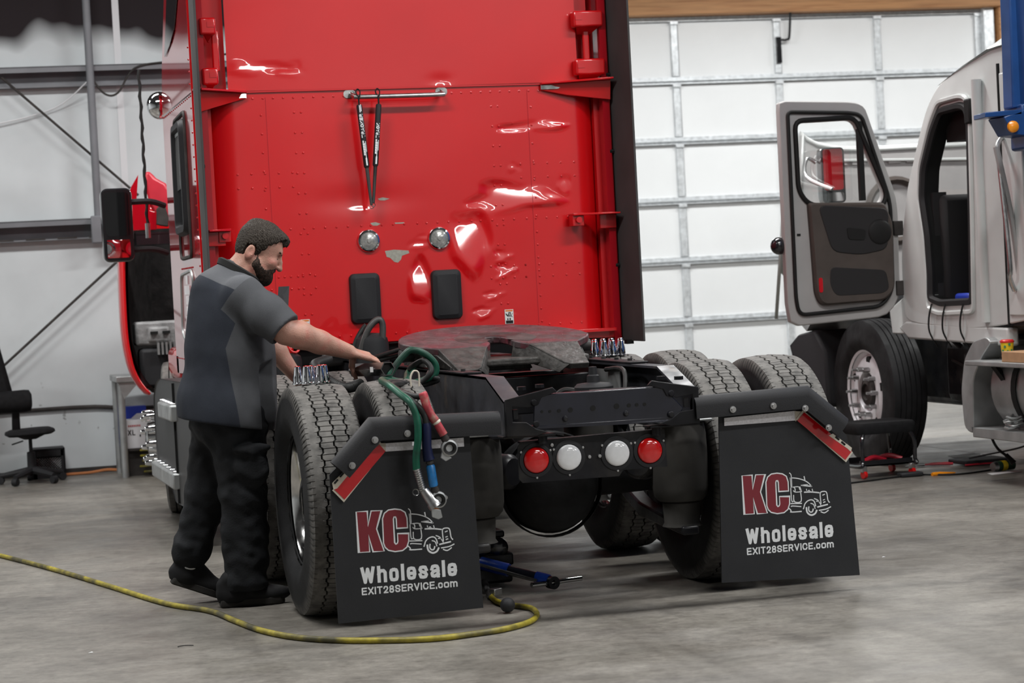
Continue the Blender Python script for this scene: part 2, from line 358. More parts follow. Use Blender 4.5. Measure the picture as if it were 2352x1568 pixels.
# wooden header, door, track, pipes
hd = struct(wbox(MB(),BD,2.8,11.34,4.74,5.02,0,.30),'trim_1','wood',bevel=.01)
struct(wbox(MB(),BD,2.8,11.34,5.06,5.4,0,.22),'trim_2','rust_dark')
struct(wbox(MB(),BD,11.24,11.32,0,5.0,.02,.24),'trim_3','wood',bevel=.005)
door = MB(); wbox(door,BD,DX0,DX1,0,4.72,-.05,.0); door = struct(door,'door_1','door_white')
SX = [3.98,5.38,6.79,8.19,9.59,11.02]
zs = [0,.775,1.555,2.335,3.11,3.89,4.70]
pan = None
for i in range(6):
    for j in range(5):
        mb = wbox(MB(),BD,SX[j]+.06,SX[j+1]-.02,zs[i]+.03,zs[i+1]-.03,0,.012)
        mb.build('door_panel','door_white',door,bevel=.004,seg=1)
for i in range(7):
    z = zs[i]; d = 1 if i < 6 else .6
    mb = MB(); wbox(mb,BD,DX0,DX1,z-.02,z+.075*d,.012,.035); wbox(mb,BD,DX0,DX1,z-.02,z-.008,.012,.07); wbox(mb,BD,DX0,DX1,z+.02,z+.032,.012,.075)
    mb.build('door_rail','galv',door)
for i in range(6):
    for j in range(1,6):
        mb = wbox(MB(),BD,SX[j]-.045,SX[j]+.045,zs[i]+.08,zs[i+1]-.03,.01,.05)
        s = mb.build('door_stile','galv',door,bevel=.006,seg=1)
        wbox(MB(),BD,SX[j]-.055,SX[j]+.055,zs[i+1]-.06,zs[i+1]-.01,.04,.075).build('hinge','galv',s,bevel=.005,seg=1)
tr = MB(); wbox(tr,BD,11.06,11.2,0,4.9,.05,.16); tr = struct(tr,'door_track','galv',door)
# opener arm hanging on the door
arm = thing('door_opener_arm','black bent opener arm bolted to upper part of white overhead door','door opener',wp(BD,8.2,4.1,.05))
wbox(MB(),BD,8.165,8.235,4.10,4.44,.05,.09).build('bracket','black_gloss',arm,bevel=.006)
MB().tube(smoothpath([wp(BD,8.23,4.40,.1),wp(BD,8.30,4.40,.12),wp(BD,8.335,4.5,.14),wp(BD,8.335,5.3,.3)],5),.017,8).build('rod','black_gloss',arm)
# pipes beside the door
for x,r,m,lab in ((11.44,.05,'copper','orange insulated pipe nearest the overhead door'),(11.75,.06,'copper','orange insulated pipe on the white wall, right of the grey conduit')):
    o = MB().tube([wp(BD,x,0,.12),wp(BD,x,H-.1,.12)],r,12).build('wall_pipe',m); tag(o,lab,'pipe','pipes beside the door')
o = MB().tube(smoothpath([wp(BD,11.58,.2,.14),wp(BD,11.58,3.6,.14),wp(BD,11.58,4.4,.14),wp(BD,11.60,4.7,.22),wp(BD,11.68,4.95,.30),wp(BD,11.72,5.2,.30)],6),.035,10).build('conduit','galv'); tag(o,'grey bent conduit pipe between the two orange pipes','conduit')
# yellow line painted on the floor under the door
struct(MB().prism([(8.1,16.3,.0005),(8.25,16.3,.0005),(9.6,15.2,.0005),(9.45,15.2,.0005)],(0,0,.0008)),'floor_marking','yellow_hose',floor)
# ------------------------------------------------------------------ ceiling lamps
def lamp(x, y, sx, sy, watts, label):
    t = thing('ceiling_light',label,'ceiling light',(x,y,H-.02),'LED high bay lamps on the ceiling')
    MB().b2((x-sx/2-.05,y-sy/2-.05,H-.16),(x+sx/2+.05,y+sy/2+.05,H-.04)).build('housing','box_white',t,bevel=.02)
    MB().cyl((x,y,H-.06),(x,y,H),.02).build('hanger','steel',t)
    l = bpy.data.lights.new('lamp_light','AREA'); l.shape = 'RECTANGLE'; l.size = sx; l.size_y = sy; l.energy = watts; l.color = (1,1,.985)
    o = bpy.data.objects.new('lamp_light',l); COL.objects.link(o); o.location = (x,y,H-.17)
    o.parent = t; o.matrix_parent_inverse = MX.Translation(-ROOT[t.name])
k = 0
for y in (-12,-6.5,-1,4.5):
    for x in (-7.5,-2.5,2.5,7.5):
        k += 1
        if (x,y) in ((-7.5,-6.5),(-7.5,-12),(-2.5,-6.5),(-2.5,-12),(-7.5,-1)): continue   # dark bays on the camera's left
        lamp(x,y,2.4,.5,235,'white LED lamp on the ceiling, outside the picture')
for x in (3.5,8,12.5): lamp(x,13.2,2.4,.5,235,'white LED lamp on the ceiling, outside the picture')

# ------------------------------------------------------------------ red semi tractor
TR = thing('semi_tractor','red sleeper-cab semi tractor without trailer, dented rear wall, printed mud flaps','truck',(0,2.5,0))
def B(mb, name, mat, parent=TR, **k): return mb.build(name, mat, parent, **k)
def BE(fn, items, name, mat, parent=TR, **k):   # one part for each item
    for it in items:
        mb = MB(); fn(mb,it); B(mb,name,mat,parent,**k)
# --- wheels
def tyre_mesh(name, R=.515, W=.28, grooves=(-.06,0,.06), lateral=True, npitch=57, rb=.288):
    st = [0,.035,.07,.22,.38,.5,.535,.57,.72,.86] if lateral else [0,.5]
    ang = [2*math.pi*(p+s)/npitch for p in range(npitch) for s in st]
    hw = W*.42; gd = .014 if lateral else .010; gw = .0045
    cols = [(-hw,'s')]; xs = [-hw]+list(grooves)+[hw]
    for i in range(len(xs)-1):
        a, b = xs[i], xs[i+1]
        la = a+gw if i else a; lb = b-gw if i < len(xs)-2 else b
        kind = 'S' if i in (0,len(xs)-2) else 'C'
        for t in ((0,.25,.5,.75,1) if lateral else (0,1)): cols.append((la+(lb-la)*t, kind))
        if i < len(xs)-2: cols += [(b-gw*.6,'G'),(b+gw*.6,'G')]
    prof = []
    for x,k in cols[1:]: prof.append([x, R-.010*(x/hw)**2, k])
    side = [(hw+.010,R-.026,'E'),(hw+.016,R-.06,'W'),(W*.5-.004,R-.11,'W'),(W*.5,R-.14,'W'),(W*.5-.006,R-.175,'W'),(W*.42,rb+.025,'W'),(W*.36,rb+.004,'W'),(W*.33,rb-.006,'W')]
    full = [(-x,r,k) for x,r,k in reversed(side)]+[tuple(q) for q in prof]+side
    vs = []; dust = []; nst = len(st)
    for ai,a in enumerate(ang):
        s = ai%nst; ca, sa = math.cos(a), math.sin(a); ph = (ai//nst)
        zz = .0045*(1 if (s < nst/2) else -1)
        for x,r,k in full:
            d = 0; xx = x
            if k == 'G': d = gd; du = .0
            elif k in 'SC': du = 1.0
            elif k == 'E': du = .75
            else: du = .0
            if lateral:
                if k in 'GC' or (k == 'S' and abs(x) < hw*.75): xx = x+zz
                if k == 'C' and s in (1,6): d = .008 if s == 1 else .005; du = .15
                if k == 'S' and s in (1,6) and abs(x) < hw*.62: d = .005; du = .15
                if k == 'E' and s in (1,2,6,7): d = .013; du = .3
                if k == 'S' and abs(x) > hw*.99 and s in (1,6): d = .006; du = .3
            rr = r-d
            if k in 'SC' : rr += .0008*math.sin(ph*2.3+x*90)
            vs.append((xx, rr*ca, rr*sa)); dust.append(du)
    n = len(full); m = len(ang)
    fs = [(i*n+j,((i+1)%m)*n+j,((i+1)%m)*n+j+1,i*n+j+1) for i in range(m) for j in range(n-1)]
    me = bpy.data.meshes.new(name); me.from_pydata(vs,[],fs)
    at = me.attributes.new('dust','FLOAT','POINT'); at.data.foreach_set('value',dust)
    bm = bmesh.new(); bm.from_mesh(me); bmesh.ops.recalc_face_normals(bm, faces=bm.faces); bm.to_mesh(me); bm.free()
    me.polygons.foreach_set('use_smooth',[True]*len(me.polygons)); me.set_sharp_from_angle(angle=math.radians(32))
    return me
def shader_tread():
    m = mk('tread_rubber',(.017,.017,.018),.65,var=.35,vs=8,bump=.001,bs=90)
    nt = m.node_tree; N = nt.nodes; L = nt.links; b = N['Principled BSDF']
    old = b.inputs['Base Color'].links[0].from_socket
    at = N.new('ShaderNodeAttribute'); at.attribute_name = 'dust'
    tc = N.new('ShaderNodeTexCoord'); no = N.new('ShaderNodeTexNoise'); no.inputs['Scale'].default_value = 22; no.inputs['Detail'].default_value = 6; L.new(tc.outputs['Object'],no.inputs[0])
    mr = N.new('ShaderNodeMapRange'); mr.inputs[1].default_value = .25; mr.inputs[2].default_value = .6; mr.inputs[3].default_value = .35; mr.inputs[4].default_value = 1; L.new(no.outputs[0],mr.inputs[0])
    mu = N.new('ShaderNodeMath'); mu.operation = 'MULTIPLY'; L.new(at.outputs['Fac'],mu.inputs[0]); L.new(mr.outputs[0],mu.inputs[1])
    x = N.new('ShaderNodeMix'); x.data_type = 'RGBA'; x.inputs[7].default_value = (.16,.153,.143,1); L.new(mu.outputs[0],x.inputs[0]); L.new(old,x.inputs[6]); L.new(x.outputs[2],b.inputs['Base Color'])
shader_tread()
TY = tyre_mesh('drive_tyre')
def rim_mesh(name, rb=.29, dish=.0, nuts=10, holes=True):
    # outward is -X; flange at x=-.10
    mb = MB(); ax = (1,0,0)
    mb.lathe([(rb-.004,-.098),(rb+.012,-.106),(rb+.012,-.098),(rb-.002,-.088),(rb-.018,-.075),(rb-.03,-.04),(rb-.034,.03+dish),(rb-.05,.05+dish),(.20,.06+dish),(.135,.052+dish),(.125,.05+dish),(.118,.03+dish),(.11,-.05+dish),(.10,-.075+dish),(.06,-.085+dish),(0,-.085+dish)],(0,0,0),ax,48)
    mb.lathe([(rb-.03,.03+dish),(rb-.02,.07),(rb+.012,.10),(rb+.012,.106)],(0,0,0),ax,48)
    for k in range(nuts):
        a = 2*math.pi*k/nuts; c = (0,.168*math.cos(a),.168*math.sin(a))
        mb.cyl((.055+dish,c[1],c[2]),(.02+dish,c[1],c[2]),.017,.015,6)
    return mb.mesh(name)
RIM = rim_mesh('drive_rim')
def wheel(x, y, z, outward, label=None, tm=TY, rm=RIM, matr='polished_alu', rz=0, rx=0):
    mw = MX.Translation((x,y,z)) @ MX.Rotation(rz,4,'Z') @ MX.Rotation(rx,4,'X')
    t = link('tyre', tm, 'tread_rubber', TR, mw=mw, label=label)
    r = link('wheel_rim', rm, matr, t)
    if outward > 0: r.matrix_basis = MX.Rotation(math.pi,4,'Z')
    return t
WZ = .512
for s in (-1,1):
    for y in (0,1.32):
        wheel(s*1.087,y,WZ,s,rx=.3+y); wheel(s*.743,y,WZ,-s,rx=.9+y)
# --- frame
def rail(s):
    o = s*.43; i = s*.35
    mb = MB(); prof = [(-.80,.79),(-.80,.935),(-.52,1.03),(5.5,1.03),(5.5,.76),(-.3,.76)]
    mb.prism([(o,y,z) for y,z in prof],(-s*.010,0,0))
    mb.prism([(o,-.52,1.03),(i,-.52,1.03),(i,5.5,1.03),(o,5.5,1.03)],(0,0,-.010))
    mb.prism([(o,-.80,.937),(i,-.80,.937),(i,-.52,1.031),(o,-.52,1.031)],(0,.004,-.010))
    mb.prism([(o,-.5,.76),(i,-.5,.76),(i,5.5,.76),(o,5.5,.76)],(0,0,.010))
    return B(mb,'frame_rail','rail_paint',bevel=.004)
rail(-1); rail(1)
# slotted side plates that carry the fifth wheel and bolts on the rails
for s in (-1,1):
    B(MB().b2((s*.35,-.15,1.031),(s*.44,1.6,1.041)),'mounting_rail','black_frame',bevel=.003)
    B(MB().b2((s*.345,-.02,1.0),(s*.34,1.5,.9)),'mounting_angle','alu_dull')
    BE(lambda m,k: m.cyl((s*.40,.0+k*.2,1.04),(s*.40,.0+k*.2,1.052),.011,n=6),range(7),'rail_bolt','worn_steel')
for y in (.45,.95,1.9): B(MB().b2((-.35,y-.05,.80),(.35,y+.05,.98)),'crossmember','black_frame',bevel=.006)
# rear crossmember with cut-out end plates
cm = B(MB().prism([(-.31,-.815,.815),(.33,-.815,.815),(.36,-.815,.86),(.27,-.815,.955),(-.30,-.815,.955)],(0,.012,0)).b2((-.31,-.815,.945),(.29,-.745,.957)).b2((-.31,-.815,.815),(.33,-.745,.827)),'rear_crossmember','navy_paint',bevel=.004)
mb = MB()
for x,z,r in ((-.27,.885,.006),(-.235,.884,.006),(-.195,.884,.008),(-.145,.884,.011),(-.045,.885,.012),(.06,.886,.012),(.115,.886,.009),(.15,.886,.008),(.185,.886,.008)): B(MB().cyl((x,-.8165,z),(x,-.81,z),r,n=12),'hole','ink',cm)
mb = MB()
for x,z in ((-.17,.848),(.10,.852)): B(MB().lathe([(0,-.012),(.008,-.011),(.012,-.004),(.013,0)],(x,-.815,z),(0,1,0),12),'bolt','black_gloss',cm)
for s in (-1,1):
    pts = [(.43,.79),(.43,.945),(.22,.985),(.20,.965),(.27,.945),(.285,.915),(.33,.905),(.40,.915),(.40,.85),(.34,.845),(.30,.815),(.25,.80),(.30,.785)]
    e = B(MB().prism([(s*x,-.822,z) for x,z in pts],(0,.012,0)),'end_plate','black_frame',bevel=.003)
    BE(lambda m,q: m.lathe([(0,-.01),(.011,-.009),(.015,0)],(s*q[0],-.822,q[1]),(0,1,0),10),((.305,.925),(.30,.835)),'bolt','black_frame',e)
    B(MB().b2((s*.37,-.80,.86),(s*.39,-.78,.90)),'stud_nut','black_frame',e)
    B(MB().cyl((s*.27,-.80,.985),(s*.27,-.80,1.0),.02,n=6),'bolt','black_frame',e); B(MB().cyl((s*.35,-.80,.98),(s*.35,-.80,.995),.02,n=6),'bolt','black_frame',e)
    B(MB().b2((s*.44,-.80,.78),(s*.21,-.70,.79)),'lower_tie_plate','black_frame',bevel=.003)
    B(MB().cyl((s*.255,-.75,.79),(s*.255,-.75,.745),.02,n=10),'spacer','black_frame')
# --- tail light plate
lb = B(MB().prism([(x,-.725,z) for x,z in ((-.36,.735),(-.345,.758),(.30,.768),(.305,.605),(.105,.605),(.085,.58),(-.345,.583),(-.36,.60))],(0,.006,0)).prism([(-.345,-.725,.758),(.30,-.725,.768),(.30,-.725,.760),(-.345,-.725,.750)],(0,.05,0)),'light_plate','black_frame',bevel=.002)
for x,z,m,lab in ((-.282,.676,'red_lamp','outer red tail lamp beside the left air spring'),(-.137,.677,'white_lamp','white reversing lamp next to the left red lamp'),(.079,.679,'white_lamp','white reversing lamp next to the right red lamp'),(.227,.68,'red_lamp','outer red tail lamp near the right wheel')):
    B(MB().lathe([(.073,0),(.073,-.004),(.058,-.006),(.056,0)],(x,-.726,z),(0,1,0),32),'lamp_grommet','black_plastic',lb)
    B(MB().lathe([(.055,0),(.054,-.008),(.048,-.014),(.03,-.019),(0,-.021)],(x,-.728,z),(0,1,0),32),'lamp_lens',m,lb)
    BE(lambda m,a: m.lathe([(0,-.005),(.005,-.004),(.006,0)],(x+.075*math.cos(math.radians(a)),-.726,z+.075*math.sin(math.radians(a))),(0,1,0),8),(30,150,270),'screw','steel',lb)
BE(lambda m,q: m.lathe([(0,-.01),(.007,-.009),(.009,0)],(q[0],-.726,q[1]),(0,1,0),10),((-.046,.673),(0,.673),(-.21,.735)),'bolt','steel',lb)
# drum inside the right wheels seen from behind
for s in (-1,1): B(MB().lathe([(.21,-.12),(.215,-.1),(.215,.1),(.18,.12),(.1,.12),(.1,-.10)],(s*.66,0,WZ),(1,0,0),32,closed=True),'brake_drum','rust_dark')
# valve and air tank between the rails
B(MB().tube([(.10,-.30,.86),(.42-.09,-.30,.86)],.075,20),'air_tank','black_frame',bevel=0)
v = B(MB().lathe([(.09,0),(.09,.06),(.075,.075),(.03,.08),(.028,.11),(.02,.115),(.018,.15),(0,.152)],(.17,-.15,.88),(0,0,1),20),'brake_valve','black_plastic')
B(MB().tube(smoothpath([(.10,-.15,.92),(.04,-.12,.93),(.0,-.1,.90),(-.02,0,.85)],5),.014,8),'air_line','black_hose',v)
B(MB().tube(smoothpath([(.28,-.25,.86),(.33,-.12,1.0),(.33,.15,1.0)],5),.012,8),'air_line','black_hose',v)
# hidden deck under the cab: transmission, tanks
B(MB().b2((-.34,2.2,.55),(.34,5.2,1.0)),'gearbox','black_frame',bevel=.05)
B(MB().b2((-1.0,2.75,.35),(-.5,4.2,.98)),'fuel_tank','black_frame',bevel=.12,seg=4)
B(MB().b2((.5,2.75,.35),(1.12,4.2,.98)),'fuel_tank','black_frame',bevel=.12,seg=4)
B(MB().b2((-1.05,2.75,1.0),(1.05,4.6,1.12)),'cab_underside','black_frame',bevel=.02)
# --- fifth wheel
FC = V((-.078,.62,1.167)); FT = MX.Rotation(math.radians(7),4,'X')
def fw(x,y,z=0): return FC + (FT @ V((x,y,z)))
top = [(.472*math.cos(math.radians(a)),.47*math.sin(math.radians(a))) for a in range(0,181,9)]
left = [(-.468,-.03),(-.44,-.10),(-.344,-.245)]
thr_l = [(-.104,-.245),(-.062,-.14),(-.055,-.02),(-.035,.035),(0,.05)]
outl = top+left+thr_l+[(-x,y) for x,y in reversed(thr_l[:-1])]+[(.344,-.245),(.44,-.10),(.468,-.03)]
fifth = B(MB().prism([fw(x,y) for x,y in outl],FT@V((0,0,-.035))),'fifth_wheel','grease_plate',bevel=.006)
for s in (-1,1):
    a = [fw(s*.344,-.245,0),fw(s*.104,-.245,0),fw(s*.20,-.50,-.058),fw(s*.225,-.525,-.063),fw(s*.315,-.525,-.063)]
    B(MB().prism(a,FT@V((0,.02,-.03))),'approach_ramp','grease_dark',fifth,bevel=.005)
    B(MB().hexa([fw(s*.104,-.245,-.004),fw(s*.22,-.52,-.066),fw(s*.19,-.50,-.10),fw(s*.085,-.2,-.085),fw(s*.060,-.12,-.004),fw(s*.20,-.525,-.075),fw(s*.17,-.51,-.105),fw(s*.05,-.1,-.085)]),'throat_wall','grease_dark',fifth,bevel=.004)
    B(MB().prism([fw(s*.465,.05,-.03),fw(s*.35,-.24,-.03),fw(s*.318,-.5,-.075),fw(s*.318,-.3,-.10),fw(s*.43,.05,-.08)],FT@V((-s*.02,0,0))),'side_skirt','grease_dark',fifth,bevel=.004)
    B(MB().prism([(FC.x+s*.40,.40,1.05),(FC.x+s*.40,.85,1.05),(FC.x+s*.40,.70,1.14),(FC.x+s*.40,.55,1.14)],(-s*.05,0,0)),'saddle_bracket','grease_dark',fifth,bevel=.006)
    B(MB().cyl((FC.x+s*.48,.62,1.105),(FC.x+s*.36,.62,1.105),.03,n=16),'pivot_pin','worn_steel',fifth)
B(MB().lathe([(.057,.0008),(.20,.0008)],FC,FT@V((0,0,1)),48,a0=-math.radians(55),a1=math.radians(235)),'worn_ring','worn_steel',fifth)
B(MB().hexa([fw(-.12,-.25,-.12),fw(.12,-.25,-.12),fw(.12,-.12,-.12),fw(-.12,-.12,-.12),fw(-.10,-.25,-.085),fw(.10,-.25,-.085),fw(.10,-.12,-.08),fw(-.10,-.12,-.08)]),'lock_bar','grease_dark',fifth,bevel=.008)
B(MB().b2((-.33,.3,1.04),(.30,.95,1.075)),'slide_base','grease_dark',fifth,bevel=.01)
# --- mud flap hangers, flaps, prints
def ribbon(mb, pts, w, y, th=.0008, closed=False):
    P = [V((a,0,b)) for a,b in pts]; n = len(P); L_ = []; R_ = []
    for i in range(n):
        if closed: t = P[(i+1)%n]-P[i-1]
        else: t = P[min(i+1,n-1)]-P[max(i-1,0)]
        t.normalize(); s = V((-t.z,0,t.x))*w/2
        if closed or 0 < i < n-1:
            e = (P[i]-P[i-1]).normalized(); s = s/max(.5,abs(t.dot(e)))
        L_.append(P[i]+s); R_.append(P[i]-s)
    k = n if closed else n-1
    vs = [(q.x,y,q.z) for q in L_]+[(q.x,y,q.z) for q in R_]
    return mb.add(vs,[(i,(i+1)%n,n+(i+1)%n,n+i) for i in range(k)])
O_ = lambda h: [(.5,h),(.12,h*.96),(0,h*.74),(0,h*.26),(.12,h*.04),(.5,0),(.88,h*.04),(1,h*.26),(1,h*.74),(.88,h*.96),(.5,h)]
GL = {'W':(1.75,[[(0,1),(.24,0),(.5,.95),(.76,0),(1,1)]]),'h':(1,[[(0,0),(0,1)],[(0,.55),(.2,.74),(.75,.75),(1,.6),(1,0)]]),'o':(1,[O_(.75)]),'l':(0,[[(0,0),(0,1)]]),
 'e':(1,[[(1,.24),(.88,.04),(.5,0),(.12,.04),(0,.2),(0,.55),(.12,.71),(.5,.75),(.88,.71),(1,.55),(1,.36),(0,.36)]]),'s':(1,[[(1,.54),(.85,.72),(.5,.75),(.12,.72),(0,.58),(.15,.44),(.85,.31),(1,.17),(.85,.03),(.5,0),(.12,.03),(0,.2)]]),
 'a':(1,[[(.02,.55),(.15,.72),(.5,.75),(.85,.72),(1,.58),(1,0)],[(1,.43),(.25,.36),(0,.22),(.08,.04),(.4,.0),(1,.14)]]),
 'E':(.95,[[(1,1),(0,1),(0,0),(1,0)],[(0,.52),(.9,.52)]]),'X':(1.05,[[(0,1),(1,0)],[(0,0),(1,1)]]),'I':(0,[[(0,0),(0,1)]]),'T':(1,[[(0,1),(1,1)],[(.5,1),(.5,0)]]),
 '2':(.85,[[(0,.72),(.12,.95),(.5,1),(.88,.93),(1,.7),(.8,.45),(.1,.08),(0,0),(1,0)]]),'8':(.85,[[(.5,.53),(.1,.62),(.05,.85),(.3,1),(.7,1),(.95,.85),(.9,.62),(.5,.53),(.05,.42),(0,.18),(.25,0),(.75,0),(1,.18),(.95,.42),(.5,.53)]]),
 'S':(1,[[(1,.75),(.85,.95),(.5,1),(.12,.95),(0,.75),(.15,.57),(.85,.42),(1,.24),(.85,.05),(.5,0),(.12,.05),(0,.26)]]),'R':(1,[[(0,0),(0,1),(.7,1),(.95,.9),(.95,.62),(.7,.5),(0,.5)],[(.6,.5),(1,0)]]),'V':(1.05,[[(0,1),(.5,0),(1,1)]]),
 'C':(1.05,[[(1,.7),(.88,.93),(.55,1),(.15,.93),(0,.65),(0,.35),(.15,.07),(.55,0),(.88,.07),(1,.3)]]),'.':(0,[[(0,-.06),(0,.08)]]),'c':(.85,[[(1,.52),(.85,.71),(.5,.75),(.12,.7),(0,.5),(0,.25),(.12,.05),(.5,0),(.85,.04),(1,.23)]]),
 'm':(1.5,[[(0,0),(0,.75)],[(0,.6),(.2,.75),(.4,.72),(.5,.58),(.5,0)],[(.5,.58),(.7,.75),(.9,.72),(1,.58),(1,0)]]),'A':(1.05,[[(0,0),(.5,1),(1,0)],[(.2,.33),(.8,.33)]]),'K':(1,[[(0,0),(0,1)],[(1,1),(0,.4)],[(.3,.6),(1,0)]]),'O':(1.05,[O_(1.0)]),'D':(1,[[(0,0),(0,1),(.6,1),(.95,.85),(1,.5),(.95,.15),(.6,0),(0,0)]]),'L':(.8,[[(0,1),(0,0),(1,0)]])}
def fillstrokes(mb, segs, sw, y):   # one flat outline without overlaps: runs of thin rows
    A = np.array([p for q in segs for p in q]); st = sw/26 if sw > .01 else sw/12
    x = np.arange(A[:,0].min()-sw,A[:,0].max()+sw,st); z = np.arange(A[:,1].min()-sw,A[:,1].max()+sw,st)
    X,Z = np.meshgrid(x,z); m = np.zeros(X.shape,bool)
    for q in segs:
        for i in range(len(q)-1):
            (ax,az),(bx,bz) = q[i],q[i+1]; dx,dz = bx-ax,bz-az; l = math.hypot(dx,dz)
            t = ((X-ax)*dx+(Z-az)*dz)/l; d = np.abs((X-ax)*dz-(Z-az)*dx)/l; m |= (t >= 0)&(t <= l)&(d <= sw/2)
            if i: m |= (X-ax)**2+(Z-az)**2 <= sw*sw/4
    for r in range(len(z)):
        e = np.flatnonzero(np.diff(np.concatenate(([0],m[r].astype(np.int8),[0]))))
        for a,b in zip(e[::2],e[1::2]): mb.poly([(x[0]+a*st,y,z[r]),(x[0]+b*st,y,z[r]),(x[0]+b*st,y,z[r]+st),(x[0]+a*st,y,z[r]+st)])
def strokes(mb, text, x0, x1, z0, z1, sw, y, gap=.006, place=None):
    unit = sum(GL[c][0] for c in text); n = len(text)
    u = ((x1-x0)-n*sw-gap*(n-1))/unit; x = x0; h = (z1-z0)-sw; segs = []
    for c in text:
        wd, ls = GL[c]; w_ = wd*u
        for pl in ls:
            q = [(x+sw/2+a*w_, z0+sw/2+b*h) for a,b in pl]
            for i,j in ((0,1),(-1,-2)):   # square line ends reach the cap height
                d = V((q[i][0]-q[j][0],q[i][1]-q[j][1],0)).normalized()*sw*.5
                q[i] = (q[i][0]+d.x,q[i][1]+d.y)
            if place: place(mb,q,sw)
            else: segs.append(q)
        x += w_+sw+gap
    if segs: fillstrokes(mb,segs,sw,y)
K_ = [(0.633,0.543),(0.68,0.542),(0.679,0.481),(0.696,0.542),(0.74,0.54),(0.715,0.466),(0.742,0.371),(0.695,0.372),(0.679,0.441),(0.681,0.373),(0.635,0.374)]  # image pixels projected onto assumed planes and baked, as are many coordinates below
C_ = [(0.846,0.46),(0.846,0.5),(0.839,0.525),(0.821,0.537),(0.796,0.542),(0.769,0.54),(0.751,0.528),(0.742,0.506),(0.741,0.404),(0.747,0.386),(0.76,0.373),(0.788,0.365),(0.82,0.367),(0.839,0.38),(0.848,0.404),(0.85,0.436),(0.802,0.439),(0.802,0.407),(0.799,0.399),(0.793,0.396),(0.788,0.402),(0.788,0.501),(0.791,0.509),(0.797,0.509),(0.8,0.501),(0.8,0.461)]
ST_ = [([(0.853,0.539),(0.861,0.53),(0.862,0.507),(0.862,0.474)],12),([(0.856,0.518),(0.858,0.473)],8),
 ([(0.865,0.516),(0.89,0.512),(0.919,0.502),(0.941,0.488),(0.956,0.47)],14),([(0.922,0.519),(0.925,0.501)],16),
 ([(0.955,0.472),(0.932,0.476),(0.905,0.481)],18),([(0.906,0.482),(0.938,0.481)],9),
 ([(0.857,0.473),(0.857,0.449),(0.859,0.414),(0.867,0.414)],13),([(0.866,0.475),(0.893,0.475),(0.898,0.464),(0.903,0.453),(0.876,0.453),(0.868,0.461)],12),
 ([(0.873,0.473),(0.877,0.466),(0.876,0.455)],14),([(0.869,0.441),(0.871,0.411),(0.902,0.41),(0.902,0.451)],14),([(0.899,0.475),(0.907,0.451)],16),
 ([(0.918,0.449),(0.956,0.447),(0.991,0.441)],18),([(0.93,0.463),(0.931,0.454)],11),([(0.936,0.452),(0.942,0.456),(0.947,0.45)],11),([(0.957,0.461),(0.96,0.447)],12),
 ([(0.996,0.391),(0.994,0.416),(0.994,0.438),(1.002,0.445),(1.02,0.444),(1.026,0.433),(1.029,0.406),(1.037,0.394)],15),([(1.004,0.429),(1.016,0.433)],14),([(1.005,0.407),(1.015,0.41)],12),([(1.006,0.397),(1.017,0.4)],16),
 ([(0.911,0.375),(0.915,0.385),(0.92,0.398),(0.934,0.41),(0.953,0.413),(0.965,0.403),(0.97,0.383)],16),
 ([(0.926,0.383),(0.927,0.365),(0.934,0.353),(0.949,0.346),(0.966,0.352),(0.975,0.367)],24),([(0.946,0.398),(0.96,0.392),(0.967,0.372)],14),([(0.938,0.385),(0.936,0.37),(0.943,0.36),(0.953,0.361),(0.958,0.374)],18),
 ([(0.964,0.418),(0.98,0.41),(0.987,0.401)],14),([(0.973,0.405),(0.986,0.402),(0.995,0.386)],13),
 ([(0.977,0.379),(1.002,0.383),(1.028,0.387)],20),([(0.984,0.364),(1.018,0.367),(1.042,0.376)],16),([(0.992,0.358),(1.01,0.351),(1.03,0.362)],16),
 ([(0.852,0.404),(0.906,0.401)],16),([(0.843,0.385),(0.853,0.374),(0.855,0.367),(0.903,0.366)],16),([(0.854,0.39),(0.861,0.393),(0.902,0.387)],14)]
PXM = 1/7.127/517
